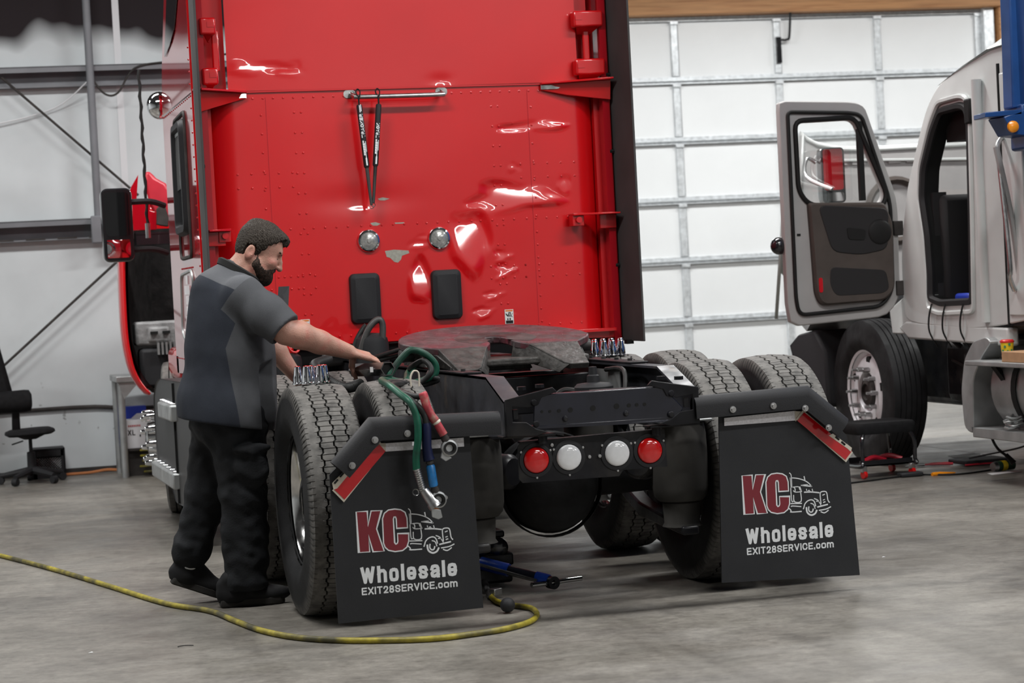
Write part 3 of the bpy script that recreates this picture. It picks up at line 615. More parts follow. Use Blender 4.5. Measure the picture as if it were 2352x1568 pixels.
def flap(s):
    dx, dz = (0,0) if s > 0 else (-1.7065,-.0215)
    if s > 0: pts = [(0.516,0.086),(1.164,0.063),(1.134,0.682),(0.959,0.886),(0.542,0.875)]
    else: pts = [(-1.172,0.066),(-0.554,0.076),(-0.576,0.876),(-0.958,0.875),(-1.176,0.683)]
    fl = B(MB().prism([(x,-.757,z) for x,z in pts],(0,.008,0)),'mud_flap','flap_rubber',label='%s rubber mud flap with printed red and white logo' % ('right' if s > 0 else 'left'))
    y = -.7578
    def sh(q): return [(a+dx,b+dz) for a,b in q]
    mb = MB(); mb.poly([(a,y,b) for a,b in sh(K_)]); B(mb,'letter','print_red',fl,recalc=False,smooth=0)
    mb = MB(); mb.poly([(a,y,b) for a,b in sh(C_)]); B(mb,'letter','print_red',fl,recalc=False,smooth=0)
    mb = MB(); ribbon(mb,sh(K_),19*PXM,y-.0003,closed=True); ribbon(mb,sh(C_),19*PXM,y-.0003,closed=True); B(mb,'letter_outline','print_white',fl,smooth=0,weld=False)
    mb = MB()
    for q,wd in ST_: ribbon(mb,sh([(v[0],v[1]) for v in smoothpath([(a,b,0) for a,b in q],3)]),wd*PXM*1.15,y-.0005)
    B(mb,'truck_drawing','print_white',fl,smooth=0,weld=False)
    mb = MB(); strokes(mb,'Wholesale',.637+dx,1.047+dx,.2415+dz,.3115+dz,.0140,y,gap=.0100); B(mb,'lettering','print_white',fl,smooth=0,weld=False)
    mb = MB(); strokes(mb,'EXIT28SERVICE.com',.638+dx,1.046+dx,.1955+dz,.2265+dz,.0058,y,gap=.0042); B(mb,'lettering','print_white',fl,smooth=0,weld=False)
    # hanger: round-topped channel that follows the flap's upper edge
    if s > 0: path = [(0.409,0.852),(0.921,0.863),(1.086,0.721)]
    else: path = [(-0.457,0.846),(-0.986,0.857),(-1.139,0.701)]
    path = [(path[0][0],path[0][1]),(path[1][0],path[1][1]),(path[2][0],path[2][1])]
    arc = [(.046*math.cos(math.radians(t)),.010+.044*math.sin(math.radians(t))) for t in range(0,181,20)]
    prof = [(.046,-.04)]+arc+[(-.046,-.043),(-.040,-.043)]+[(a_*.87,.010+(b_-.010)*.87) for a_,b_ in reversed(arc)]+[(.040,-.04)]
    secs = []
    P = [V((a,0,b)) for a,b in path]
    for i,q in enumerate(P):
        d0 = (P[min(i+1,2)]-P[max(i,0)] if i < 2 else P[2]-P[1]).normalized(); d1 = (P[i]-P[i-1] if i else P[1]-P[0]).normalized()
        t = (d0+d1).normalized(); nv = V((-t.z,0,t.x)) if s < 0 else V((-t.z,0,t.x))
        if nv.z < 0: nv = -nv
        k = 1/max(.5,t.dot(d1))
        secs.append([V((q.x,-.80+a*.9,q.z))+nv*(b*k) for a,b in prof])
    if s > 0: pass
    hg = B(MB().loft(secs),'flap_hanger','black_plastic',smooth=50)
    bo = [(0.572,0.839),(0.759,0.842),(0.906,0.822),(1.011,0.73)] if s > 0 else [(-1.096,0.721),(-0.996,0.819),(-0.858,0.836)]
    for a,b in bo:
        m2 = MB(); m2.lathe([(0,-.006),(.014,-.005),(.015,0)],(a,-.845,b),(0,1,0),16); m2.cyl((a,-.845,b),(a,-.858,b),.009,n=6); B(m2,'bolt','steel',hg)
    # reflective strips
    if s > 0: wv = [(0.562,0.799),(0.56,0.765),(0.899,0.766),(0.895,0.808)]; rp = [(0.896,0.765),(0.93,0.799),(1.147,0.615),(1.114,0.578)]; cp = [(0.89,0.807),(0.926,0.803),(0.891,0.762)]; hp = [(1.039,0.691),(1.06,0.697),(1.146,0.629),(1.141,0.611),(1.125,0.627)]; sl = [(1.079,0.676),(1.106,0.652)]
    else: wv = [(-0.935,0.796),(-0.937,0.762),(-0.602,0.759),(-0.602,0.796)]; rp = [(-0.964,0.795),(-0.94,0.764),(-1.122,0.578),(-1.165,0.625)]; cp = [(-0.963,0.799),(-0.936,0.797),(-0.938,0.764)]; hp = [(-1.17,0.649),(-1.12,0.693),(-1.091,0.689),(-1.151,0.626),(-1.166,0.623)]; sl = [(-1.154,0.655),(-1.129,0.68)]
    B(MB().prism([(a,-.766,b) for a,b in wv],(0,.004,0)),'reflective_strip','reflect_white',fl)
    rpl = B(MB().prism([(a,-.776,b) for a,b in rp],(0,.006,0)),'red_reflector','reflect_red',fl)
    ctr = V((sum(a for a,b in rp)/4,0,sum(b for a,b in rp)/4))
    B(MB().prism([((a-ctr.x)*1.04+ctr.x,-.773,(b-ctr.z)*1.10+ctr.z) for a,b in rp],(0,.006,0)),'reflector_border','cream',fl)
    B(MB().prism([(a,-.770,b) for a,b in cp],(0,.004,0)),'corner_strip','cream',fl)
    B(MB().prism([(a,-.778,b) for a,b in hp],(0,.003,0)),'slotted_tab','cream',fl)
    dd = V((sl[1][0]-sl[0][0],0,sl[1][1]-sl[0][1])).normalized()*.011
    BE(lambda m,c: m.tube([V((c[0],-.7785,c[1]))-dd,V((c[0],-.7785,c[1]))+dd],.0045,8),sl,'slot','ink',fl)
flap(-1); flap(1)
# --- axles, differential, suspension
for y in (0,1.32):
    B(MB().tube([(-.62,y,WZ),(-.28,y,WZ),(.28,y,WZ),(.62,y,WZ)],[.075,.085,.085,.075],20),'axle_housing','dark_cast')
    B(MB().lathe([(0,-.30),(.06,-.298),(.13,-.285),(.175,-.25),(.205,-.20),(.225,-.14),(.225,-.05),(.20,.1),(.12,.22),(.10,.32)],(-.055,y,WZ+.0),(0,1,0),40),'differential','dark_cast')
B(MB().lathe([(.235,-.17),(.242,-.16),(.242,-.13),(.235,-.12)],(-.055,0,WZ),(0,1,0),40),'differential_flange','dark_cast')
BE(lambda m,q: m.lathe([(.012,-.012),(.016,-.008),(.018,0)],(q[0],-.235,q[1]),(0,1,0),12),((-.24,.60),(.06,.575),(-.1,.40)),'housing_boss','worn_steel')
mb = MB(); strokes(mb,'DACO',-.20,-.03,.565,.60,.004,-.262,gap=.01); B(mb,'cast_lettering','worn_steel',smooth=0,weld=False)
for s in (-1,1):
    for y in (-.40,.95):
        B(MB().lathe([(0,.36),(.10,.36),(.118,.345),(.125,.30),(.128,.20),(.126,.06),(.118,.02),(.10,.0),(.0,-.005)],(s*.475,y,.42),(0,0,1),32),'air_spring','dusty_rubber',bevel=0)
        B(MB().lathe([(.0,0),(.075,0),(.085,-.01),(.08,-.10),(.09,-.115),(0,-.115)],(s*.475,y,.42),(0,0,1),28),'spring_piston','dusty_rubber')
        B(MB().b2((s*.36,y-.12,.775),(s*.60,y+.12,.785)),'spring_top_plate','alu_dull',bevel=.003)
    B(MB().prism([(s*.44,.35,.38),(s*.44,.1,.30),(s*.44,-.5,.27),(s*.44,-.5,.31),(s*.44,.1,.37),(s*.44,.35,.44)],(s*.08,0,0)),'suspension_arm','black_frame',bevel=.01)
    B(MB().lathe([(0,-.09),(.06,-.09),(.078,-.07),(.08,-.005),(.088,0),(.08,.005),(.078,.07),(.05,.1),(0,.1)],(s*.34,-.30,.60),(s*.6,.8,0),24),'brake_chamber','black_frame')
    B(MB().tube([(s*.40,.3,1.0),(s*.40,.05,.55)],.028,12),'shock_absorber','black_frame')

# ------------------------------------------------------------------ red truck: sleeper cab
DENTS = [(-.30,1.95,.008,.25,.07),(-.9,2.0,.004,.2,.3),(-.45,2.2,.004,.3,.2),(.45,1.55,.006,.3,.3)]
# dents shaped for their highlights: flat facets tilted to glint ceiling lamps at the camera: (x, z, half sizes, waviness), (slope in x, slope in z)
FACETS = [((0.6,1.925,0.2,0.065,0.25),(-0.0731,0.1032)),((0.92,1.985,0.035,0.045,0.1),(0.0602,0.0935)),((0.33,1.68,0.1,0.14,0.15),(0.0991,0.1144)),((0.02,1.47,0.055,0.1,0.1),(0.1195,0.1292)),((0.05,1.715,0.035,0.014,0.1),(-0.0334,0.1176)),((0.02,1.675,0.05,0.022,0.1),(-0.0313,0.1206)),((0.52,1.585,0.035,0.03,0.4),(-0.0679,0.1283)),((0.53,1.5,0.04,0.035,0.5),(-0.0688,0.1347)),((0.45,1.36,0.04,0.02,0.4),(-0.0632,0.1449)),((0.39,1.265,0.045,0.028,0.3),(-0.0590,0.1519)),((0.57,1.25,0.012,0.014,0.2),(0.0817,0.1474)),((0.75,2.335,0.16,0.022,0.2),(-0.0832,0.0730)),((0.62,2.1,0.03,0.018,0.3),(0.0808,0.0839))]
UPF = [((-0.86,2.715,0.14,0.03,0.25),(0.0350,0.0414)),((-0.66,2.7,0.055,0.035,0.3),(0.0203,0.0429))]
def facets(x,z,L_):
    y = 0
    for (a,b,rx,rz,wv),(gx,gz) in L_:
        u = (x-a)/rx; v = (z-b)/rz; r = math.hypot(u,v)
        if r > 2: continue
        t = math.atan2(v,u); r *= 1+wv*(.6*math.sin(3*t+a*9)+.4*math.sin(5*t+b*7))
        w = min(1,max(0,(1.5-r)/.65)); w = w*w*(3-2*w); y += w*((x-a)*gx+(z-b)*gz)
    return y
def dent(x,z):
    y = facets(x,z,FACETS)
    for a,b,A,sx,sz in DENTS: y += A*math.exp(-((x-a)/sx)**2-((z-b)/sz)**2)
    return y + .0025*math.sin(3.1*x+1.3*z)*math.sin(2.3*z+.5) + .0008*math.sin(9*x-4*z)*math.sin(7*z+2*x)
PY = 2.62
def rear(u,v):
    x = -1.15+2.28*u; z = 1.13+1.45*v
    ax = abs(x)-1.0; y = PY+dent(x,z)
    if ax > 0: y += .15-math.sqrt(max(0,.15**2-min(ax,.15)**2))
    return (x,y,z)
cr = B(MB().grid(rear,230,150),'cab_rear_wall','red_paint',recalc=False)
def shader_seam(): pass
def up(u,v):
    x = -1.03+2.06*u; z = 2.588+1.5*v
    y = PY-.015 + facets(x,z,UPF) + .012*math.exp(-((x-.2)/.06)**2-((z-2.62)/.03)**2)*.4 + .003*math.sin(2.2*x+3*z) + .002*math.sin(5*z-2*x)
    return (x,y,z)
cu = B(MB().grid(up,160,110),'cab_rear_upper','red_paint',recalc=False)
B(MB().b2((-1.03,PY-.012,2.578),(1.03,PY+.05,2.59)),'seam_ledge','red_inner',cu)
# floor and skins that close the box behind the rear wall
B(MB().b2((-1.15,PY+.20,1.12),(1.15,4.4,1.18)).b2((-1.15,PY+.2,3.95),(1.15,4.0,4.0)),'cab_floor_roof','red_inner')
for x in (-1.03,.965):
    st = B(MB().b2((x,PY+.06,2.588),(x+.16 if x>0 else x-.16,PY+.08,4.0)),'upper_side_strip','red_inner',cu)
# seams between the skin sheets and the rivets
for px in (-.82,.72):
    B(MB().grid(lambda u,v: (px-.0015+.003*u+.02*(.5-v)*0, PY+dent(px,1.15+1.4*v)-.0012, 1.15+1.4*v),1,60),'sheet_seam','red_side',cr,recalc=False)
rv = MB()
def rivet(x,z,y0=None):
    y = PY+dent(x,z) if y0 is None else y0
    if abs(x) > 1.0: return
    r = .0075; vs = [(x,y-r*.75,z)]; n = 6
    for k in range(n): a = 2*math.pi*k/n; vs.append((x+r*.75*math.cos(a),y-r*.5,z+r*.75*math.sin(a)))
    for k in range(n): a = 2*math.pi*k/n; vs.append((x+r*math.cos(a),y+.001,z+r*math.sin(a)))
    rv.add(vs,[(0,1+k,1+(k+1)%n) for k in range(n)]+[(1+k,1+n+k,1+n+(k+1)%n,1+(k+1)%n) for k in range(n)])
for k in range(31): rivet(-.98+k*.066+(.012 if k%5==0 else 0),1.80)
for k in range(34): rivet(-.95+k*.058,2.545)
for k in range(30): rivet(-.93+k*.066,1.175)
for k in range(7): 
    for px in (-.85,.74): rivet(px,2.45-k*.106)
for k in range(8):
    for px in (.74,): rivet(px,1.72-k*.075)
for px in (-.66,.50):
    for k in range(11): rivet(px,2.46-k*.115); rivet(px+.04,2.46-k*.115)
for z in (2.12,2.04,1.53,1.46):
    for k in range(5):
        rivet(-1.0+k*.078,z); rivet(.66+k*.082,z)
for z in (1.46,1.53):
    for k in range(4): rivet(-.80+k*.07,z); rivet(.45+k*.07,z)
B(rv,'rivet','red_paint',cr,kind='stuff',weld=False)
# bare spots where the paint has come off
def patch(pts):
    b = [(x,PY+dent(x,z)-.0012,z) for x,z in pts]
    B(MB().poly(b),'bare_patch','bare_metal',cr,smooth=0,recalc=False)
patch([(-0.178,1.65),(-0.123,1.655),(-0.039,1.646),(-0.035,1.631),(-0.079,1.618),(-0.086,1.596),(-0.105,1.579),(-0.127,1.585),(-0.149,1.609),(-0.169,1.615)])
patch([(-0.202,1.952),(-0.171,1.958),(-0.133,1.949),(-0.161,1.94),(-0.192,1.942)]); patch([(-0.255,1.814),(-0.224,1.818),(-0.194,1.807),(-0.215,1.797),(-0.241,1.799)]); patch([(-0.112,1.81),(-0.056,1.81),(-0.051,1.803),(-0.108,1.803)])
# grab rail
gr = B(MB().tube(smoothpath([(-.325,PY,2.555),(-.32,PY-.07,2.535),(-.27,PY-.085,2.53),(.15,PY-.085,2.53),(.195,PY-.07,2.535),(.20,PY,2.555)],4),.014,14),'grab_rail','steel')
for x in (-.335,.205):
    B(MB().prism([(x+a,PY-.006,2.555+b) for a,b in rrect(.07,.045,.02)],(0,.008,0)),'rail_foot','polished_alu',gr)
# work lamps
for px,lab in (((-0.271,2.62,1.712),'left round work lamp with scratched lens'),((0.145,2.62,1.708),'right round work lamp beside the big dent')):
    x,z = px[0],px[2]; y = PY+dent(x,z)-.004
    wl_ = B(MB().lathe([(.066,.012),(.067,-.004),(.062,-.014),(.054,-.016),(.050,-.008)],(x,y,z),(0,1,0),40),'work_lamp','chrome',label=lab)
    B(MB().lathe([(.051,-.006),(.048,-.013),(.03,-.018),(.014,-.020),(.012,-.024),(0,-.025)],(x,y,z),(0,1,0),36),'lamp_lens','clear_lens',wl_)
    BE(lambda m,a: m.lathe([(0,-.004),(.005,-.003),(.006,0)],(x+.057*math.cos(math.radians(a)),y-.015,z+.057*math.sin(math.radians(a))),(0,1,0),8),(90,210,330),'screw','steel',wl_)
# black vent covers
for c in ((-0.309,2.6,1.384),(0.172,2.6,1.381)):
    secs = []
    for w_,h_,r_,y in ((.178,.288,.03,PY+.01),(.178,.288,.03,PY-.012),(.168,.278,.03,PY-.03),(.118,.232,.012,PY-.042)):
        secs.append([(c[0]+a,y,c[2]+b) for a,b in rrect(w_,h_,r_)])
    B(MB().loft(secs),'vent_cover','black_plastic',smooth=25)
# warning stickers
for q in ((0.542,2.615,1.232),(-0.663,2.615,1.241)):
    x,z = q[0],q[2]; y = PY+dent(x,z)-.004
    s_ = B(MB().prism([(x-.026,y,z-.042),(x+.026,y,z-.042),(x+.026,y,z+.042),(x-.026,y,z+.042)],(0,.003,0)),'warning_sticker','sticker')
    B(MB().poly([(x-.022,y-.0005,z+.030),(x+.022,y-.0005,z+.030),(x+.022,y-.0005,z+.039),(x-.022,y-.0005,z+.039)]),'sticker_band','sticker_orange',s_)
    mb = MB(); yy = y-.0005
    mb.poly([(x-.022,yy,z-.040),(x+.022,yy,z-.040),(x+.022,yy,z-.022),(x-.022,yy,z-.022)])
    ribbon(mb,[(x-.004,z+.024),(x+.006,z+.024),(x+.006,z+.006),(x-.004,z+.006),(x-.004,z+.024)],.004,yy)
    mb.poly([(x-.021,yy,z+.022),(x-.008,yy,z+.010),(x-.008,yy,z-.002),(x-.021,yy,z+.012)])
    ribbon(mb,[(x-.008,z+.0),(x+.010,z+.002),(x+.02,z+.02)],.003,yy); ribbon(mb,[(x+.010,z+.002),(x+.02,z-.004),(x+.012,z+.008)],.002,yy)
    mb.poly([(x-.014,yy,z-.020),(x-.006,yy,z-.020),(x-.006,yy,z-.008),(x-.012,yy,z-.008)]); mb.poly([(x,yy,z-.020),(x+.009,yy,z-.020),(x+.008,yy,z-.008),(x+.001,yy,z-.008)])
    B(mb,'sticker_print','ink',s_,smooth=0,weld=False)
# --- side walls
sp = roundpoly([(2.55,1.0),(4.46,.96),(4.46,2.78),(4.15,3.15),(3.85,3.5),(3.7,4.0),(2.55,4.0)],[0,.05,.3,.3,.3,0,0],5)
sd = B(MB().prism([(-1.2,y,z) for y,z in sp],(.04,0,0)),'cab_side','red_side',label='left side of the red sleeper cab')
B(MB().prism([(1.2,y,z) for y,z in sp],(-.04,0,0)),'cab_side','red_side')
# trailing side extenders
for s in (-1,1):
    B(MB().prism([(s*1.2,2.58,1.07),(s*1.2,2.70,1.07),(s*1.2,2.70,4.0),(s*1.2,2.58,4.0)],(s*.014,0,0)).b2((s*1.172,2.60,1.07),(s*1.205,2.63,4.0)),'fairing_edge','red_paint')
    ex = B(MB().loft([[(s*1.212,2.60,z),(s*1.226,2.60,z),(s*1.245,2.42,z),(s*1.245,2.24,z),(s*1.232,2.24,z),(s*1.230,2.42,z)] for z in (1.052,4.0)]),'side_extender','rubber_fairing',bevel=.003)
    BE(lambda m,z: m.cyl((s*1.19,2.56,z),(s*1.225,2.56,z),.014,n=8),(1.5,1.78,2.17,2.62),'extender_bolt','ink',ex)
    B(MB().b2((s*1.20,2.44,1.035),(s*1.24,2.50,1.06)),'extender_clip','ink',ex)
B(MB().b2((1.13,2.64,1.07),(1.2,2.70,2.56)),'gap_channel','red_inner'); B(MB().b2((-1.13,2.64,1.07),(-1.2,2.70,2.56)),'gap_channel','red_inner')
for s in (-1,1):
    B(MB().b2((s*1.12,2.80,1.05),(s*1.2,2.9,4.0)),'gap_back','red_inner')
    # support brackets between rear wall and extenders
    i0 = .93 if s > 0 else 1.07; e0 = .80 if s > 0 else .93; h0 = 1.0 if s > 0 else 1.09
    B(MB().prism([(s*i0,2.50,1.815),(s*1.2,2.44,1.81),(s*1.2,2.44,1.80),(s*i0,2.50,1.80)],(0,.10,0)).b2((s*i0,2.52,1.74),(s*(i0+.07),2.60,1.80)).b2((s*1.10,2.53,1.72),(s*1.2,2.56,1.80)),'support_bracket','red_paint',bevel=.003)
    B(MB().cyl((s*(i0+.035),2.50,1.775),(s*(i0+.035),2.53,1.775),.018,n=10),'bracket_bolt','red_inner')
    B(MB().prism([(s*1.2,2.44,2.585),(s*e0,2.57,2.575),(s*e0,2.63,2.575),(s*1.2,2.63,2.585)],(0,0,.012)).prism([(s*1.2,2.50,2.585),(s*e0,2.60,2.575),(s*e0,2.60,2.545),(s*(e0+.15),2.58,2.51),(s*1.2,2.52,2.47)],(0,.012,0)),'seam_flange','red_paint',bevel=.003)
    B(MB().prism([(s*e0,2.598,2.572),(s*(e0+.14),2.575,2.572),(s*(e0+.10),2.58,2.548),(s*e0,2.598,2.548)],(0,-.003,0)),'alu_shim','polished_alu')
    # hinge boxes on the upper part
    for z in (2.67,2.95):
        hx = B(MB().b2((s*h0,2.52,z-.05),(s*1.18,2.60,z+.045)),'hinge_box','red_paint',bevel=.012)
        B(MB().prism([(s*(h0+.02),2.54,z-.05),(s*1.16,2.54,z-.05),(s*1.12,2.61,z-.085),(s*(h0+.04),2.61,z-.085)],(0,.01,.03)),'hinge_gusset','red_inner',hx)
        B(MB().b2((s*(h0+.01),2.517,z-.01),(s*(h0+.05),2.525,z+.02)),'hinge_pocket','red_inner',hx)
    B(MB().b2((s*1.07,2.585,2.70),(s*1.11,2.61,2.93)),'hinge_rod','red_paint',bevel=.008)
    B(MB().b2((s*.78,2.50,1.115),(s*1.16,2.66,1.135)).prism([(s*.86,2.56,1.115),(s*1.2,2.56,1.115),(s*1.2,2.56,1.075),(s*.86,2.56,1.085)],(0,.01,0)),'sill_flange','red_paint',bevel=.003)
    B(MB().b2((s*.82,2.70,.90),(s*1.165,2.74,1.09)),'sill_guard','rubber_fairing')
# --- left side details
win = [(y,z) for y,z in [(3.759,2.489),(3.194,2.519),(3.28,1.758),(3.268,1.694),(3.696,1.686),(3.851,1.701)]]
def framed(name, pts, mfr, mgl, th=.006, w=.02, r=.06, lab=None):
    q = roundpoly(pts,r,4)
    o = B(MB().tube([(-1.204,y,z) for y,z in q],w,6,closed=True),name,mfr,label=lab); return o,q
f1,q1 = framed('access_door_seal',[(3.812,2.526),(3.271,2.543),(3.272,1.686),(3.814,1.681)],'rust_dark',None,w=.012)
f2,q2 = framed('sleeper_window_frame',[(3.77,2.469),(3.369,2.48),(3.365,1.855),(3.8,1.85)],'black_plastic',None,w=.035)
B(MB().prism([(-1.206,y,z) for y,z in q2],(.004,0,0)),'sleeper_window','glass_dark',f2)
B(MB().prism([(-1.212,y,z) for y,z in [(3.717,2.432),(3.436,2.436),(3.419,2.107),(3.794,2.096)]],(.004,0,0)),'window_blind','glass_grey',f2)
B(MB().prism([(-1.214,y,z) for y,z in [(3.737,2.439),(3.431,2.446),(3.417,2.429),(3.723,2.42)]],(.004,0,0)),'window_bar','alu_dull',f2)
f3,q3 = framed('baggage_door_seal',[(3.887,1.583),(3.354,1.605),(3.271,1.552),(3.571,1.199),(3.852,1.183),(3.966,1.236)],'alu_dull',None,w=.011)
B(MB().prism([(-1.203,y,z) for y,z in q3],(.004,0,0)),'baggage_door','red_side',f3)
B(MB().prism([(-1.215,y,z) for y,z in [(3.451,1.45),(3.359,1.459),(3.364,1.358),(3.479,1.345)]],(.01,0,0)),'door_latch','black_plastic',f3)
mb = MB()
for cy,zs_,n in ((640,.052,3),(665,.052,8),(689,.052,6),(713,.052,5),(737,.052,8),(758,.052,5)):
    c = {640:(-1.207,3.588,1.549),665:(-1.207,3.596,1.488),689:(-1.207,3.58,1.427),713:(-1.207,3.6,1.364),737:(-1.207,3.596,1.303),758:(-1.207,3.623,1.247)}[cy]
    for k in range(n):
        yy = c[1]+(k-(n-1)/2)*.032; mb.poly([(-1.2085,yy-.008,c[2]-zs_/2),(-1.2085,yy+.008,c[2]-zs_/2),(-1.2085,yy+.008,c[2]+zs_/2),(-1.2085,yy-.008,c[2]+zs_/2)])
B(mb,'door_lettering','print_white',f3,smooth=0,weld=False)
B(MB().prism([(-1.208,y,z) for y,z in roundpoly([(3.15,3.6),(3.62,3.5),(3.95,3.12),(4.12,2.95),(3.75,3.0),(3.5,3.06),(3.15,3.3)],.05)],(.004,0,0)),'upper_window','glass_dark',sd)
rv = MB()
for k in range(26):
    z = 1.1+k*.07; rv.ball((-1.2,2.75,z),.006,6,4); rv.ball((-1.2,2.95,z+.03),.006,6,4)
for k in range(18): rv.ball((-1.2,2.85+k*.09,2.60),.005,6,4); rv.ball((-1.2,2.85+k*.09,1.06),.005,6,4)
for k in range(9): rv.ball((-1.2,3.3+k*.07,1.62),.006,6,4)
B(rv,'side_rivet','red_side',sd,kind='stuff',weld=False)
B(MB().b2((-1.207,2.7,2.615),(-1.2,4.45,2.625)),'side_moulding','red_side',sd)
B(MB().b2((-1.212,2.68,1.0),(-1.2,2.70,4.0)).b2((-1.210,2.82,1.0),(-1.2,2.835,4.0)),'side_moulding','red_paint',sd)
# --- mirror, antenna, round mirror
MY = 5.0
mh = B(MB().loft([[(-1.482+a*k,y,1.948+b*k) for a,b in rrect(.205,.49,.045,5)] for k,y in ((.96,MY-.05),(1,MY-.035),(1,MY+.05),(.8,MY+.10))]),'wing_mirror','black_gloss',smooth=50)
B(MB().prism([(-1.482+a,MY-.053,2.02+b) for a,b in rrect(.165,.29,.03)],(0,.004,0)),'mirror_glass','glass_dark',mh)  # dark colour stands in for the dim ceiling the glass reflects
B(MB().grid(lambda u,v: (-1.482+(u-.5)*.16, MY-.064+.2*(u-.5)*.16-.012*(1-(2*u-1)**2)*(1-(2*v-1)**2), 1.79+(v-.5)*.12),10,10),'convex_mirror','chrome',mh,recalc=False)
for z in (2.1,1.78): B(MB().tube(smoothpath([(-1.40,5.03,z),(-1.25,5.05,z),(-1.15,5.1,z-.03)],4),.02,8),'mirror_arm','black_plastic',mh)
an = B(MB().tube([(-1.262+.004*math.sin(k*1.7),5.2,1.92+k*.036) for k in range(31)],[.010+.003*(k%2) for k in range(31)],6),'antenna','ink')
B(MB().cyl((-1.262,5.2,1.86),(-1.262,5.2,1.96),.018),'antenna_base','steel',an)
B(MB().ball((-1.20,4.60,2.70),(.085,.06,.09),20,12),'round_mirror','chrome')
# forward part of the cab with the driver's door
B(MB().prism([(-1.06,4.46,1.0),(-1.06,5.35,1.0),(-1.0,5.6,1.75),(-.85,5.3,2.5),(-.95,4.46,2.75)],(2.0,0,0)),'driver_cab','red_side',bevel=.04,seg=3)
# --- grey side skirt, step, steer wheel
sk = [(2.75,.22),(3.75,.19),(4.05,.30),(4.72,.34),(4.80,.55),(4.78,.80),(4.6,.895),(4.35,.935),(2.75,.955)]
B(MB().loft([[(x,y,z) for y,z in roundpoly(sk,.08,4)] for x in (-1.325,-1.335)]+[[(-1.05,y-.05,z) for y,z in roundpoly(sk,.08,4)]]),'side_skirt','primer_grey',bevel=.012)
B(MB().b2((-1.338,3.56,.2),(-1.29,3.575,.93)),'skirt_seam','ink')
def step(y0,y1,z,n,lab):
    o = B(MB().prism([(-1.365,y0,z),(-1.375,y1-.10,z),(-1.33,y1,z),(-1.25,y1,z),(-1.25,y0,z)],(0,0,-.10)),'cab_step','alu_dull',bevel=.012,label=lab)
    for k in range(n):
        yy = y0+.05+k*(y1-y0-.1)/(n-1); B(MB().b2((-1.355,yy-.012,z),(-1.27,yy+.012,z+.012)),'step_tread','chrome',o,bevel=.004)
step(3.55,4.8,.385,7,'lower chrome cab step under the grey skirt'); step(3.5,4.2,.80,5,'upper chrome cab step set into the grey skirt')
B(MB().b2((-1.2,4.3,.90),(-1.0,5.0,1.12)),'cab_corner','red_paint',bevel=.05,seg=3)
STY = tyre_mesh('steer_tyre',grooves=(-.075,-.038,0,.038,.075),lateral=False,npitch=60)
st_w = wheel(-1.10,5.12,WZ-.005,-1,tm=STY,label='steer tyre under the grey skirt',rz=math.radians(-8))
wheel(1.08,5.12,WZ-.005,1,tm=STY,rz=math.radians(-8))
hb = MB(); hb.lathe([(.24,0),(.23,-.07),(.17,-.10),(.13,-.10),(.12,-.16),(.05,-.18),(0,-.18)],(-1.185,5.12,WZ),(1,-.14,0),32)
hub = B(hb,'steer_hub','polished_alu')
for k in range(10):
    a = 2*math.pi*(k+.3)/10; c = V((-1.29,5.12+.168*math.cos(a),WZ+.168*math.sin(a)))
    B(MB().lathe([(.026,0),(.024,-.03),(.017,-.085),(.014,-.09),(0,-.092)],c,(1,-.14,0),12),'nut_cover','chrome',hub)
# --- hood tilted forward
hp = [(-1.174,.74),(-1.235,.82),(-1.285,.93),(-1.312,1.08),(-1.322,1.22),(-1.322,1.45),(-1.314,1.70),(-1.285,2.0),(-1.245,2.20)]
def hood_sec(x,z): return [(x,6.6,z),(x-.01,6.9,z),(x+.02,7.3,z),(x+.25,7.75,z),(.0,7.95,z),(-x-.25,7.75,z),(-x-.02,7.3,z),(-x+.01,6.9,z),(-x,6.6,z)]
hood = B(MB().loft([hood_sec(x,z) for x,z in smoothpath([(a,0,b) for a,b in hp],3) and [(q[0],q[2]) for q in smoothpath([(a,0,b) for a,b in hp],3)]],closed=False),'tilted_hood','red_paint',recalc=False)
md = hood.modifiers.new('solid','SOLIDIFY'); md.thickness = .02; md.offset = 0
B(MB().loft([[(x+.035+.12*max(0,(1.0-z)),6.62,z),(x+.04,6.9,z),(x+.3,7.6,z),(0,7.8,z),(-x-.04,6.9,z)] for x,z in [(q[0],q[2]) for q in smoothpath([(a,0,b) for a,b in hp[:-1]],3)]],closed=False),'hood_liner','insulation',hood,recalc=False)
B(MB().b2((-1.25,6.66,1.10),(-.9,6.9,1.28)).b2((-1.16,6.63,1.12),(-1.0,6.68,1.24)),'hood_box','foil_grey',hood,bevel=.02)
BE(lambda m,x: m.b2((x,6.61,1.185),(x+.055,6.64,1.205)),(-1.145,-1.055),'box_slot','ink',hood)
BE(lambda m,k: m.b2((-1.10+k*.03,6.60,1.03),(-1.085+k*.03,6.64,1.12)),range(6),'hood_louvre','alu_dull',hood)
B(MB().b2((-1.23,6.64,.78),(-1.02,6.85,1.08)),'hood_duct','black_plastic',hood,bevel=.03)
B(MB().b2((-1.22,6.5,1.925),(-.7,6.8,1.94)).b2((-1.22,6.5,1.85),(-.7,6.8,1.92)),'cowl_bar','black_gloss',hood)
fin = [(-1.252,2.234),(-1.227,2.288),(-1.174,2.37),(-1.198,2.177),(-1.238,2.153)]
B(MB().prism([(a,6.55,b) for a,b in fin],(.02,.35,0)),'hood_fin','red_side',hood)
fin = [(-1.121,2.394),(-1.08,2.395),(-1.047,2.349),(-0.972,2.304),(-0.937,2.238),(-0.948,2.043),(-1.051,2.048),(-1.097,2.147),(-1.114,2.245)]
B(MB().prism([(a,6.62,b) for a,b in fin],(.05,.3,0)),'hood_inner','hood_lit_red',hood,bevel=.02)
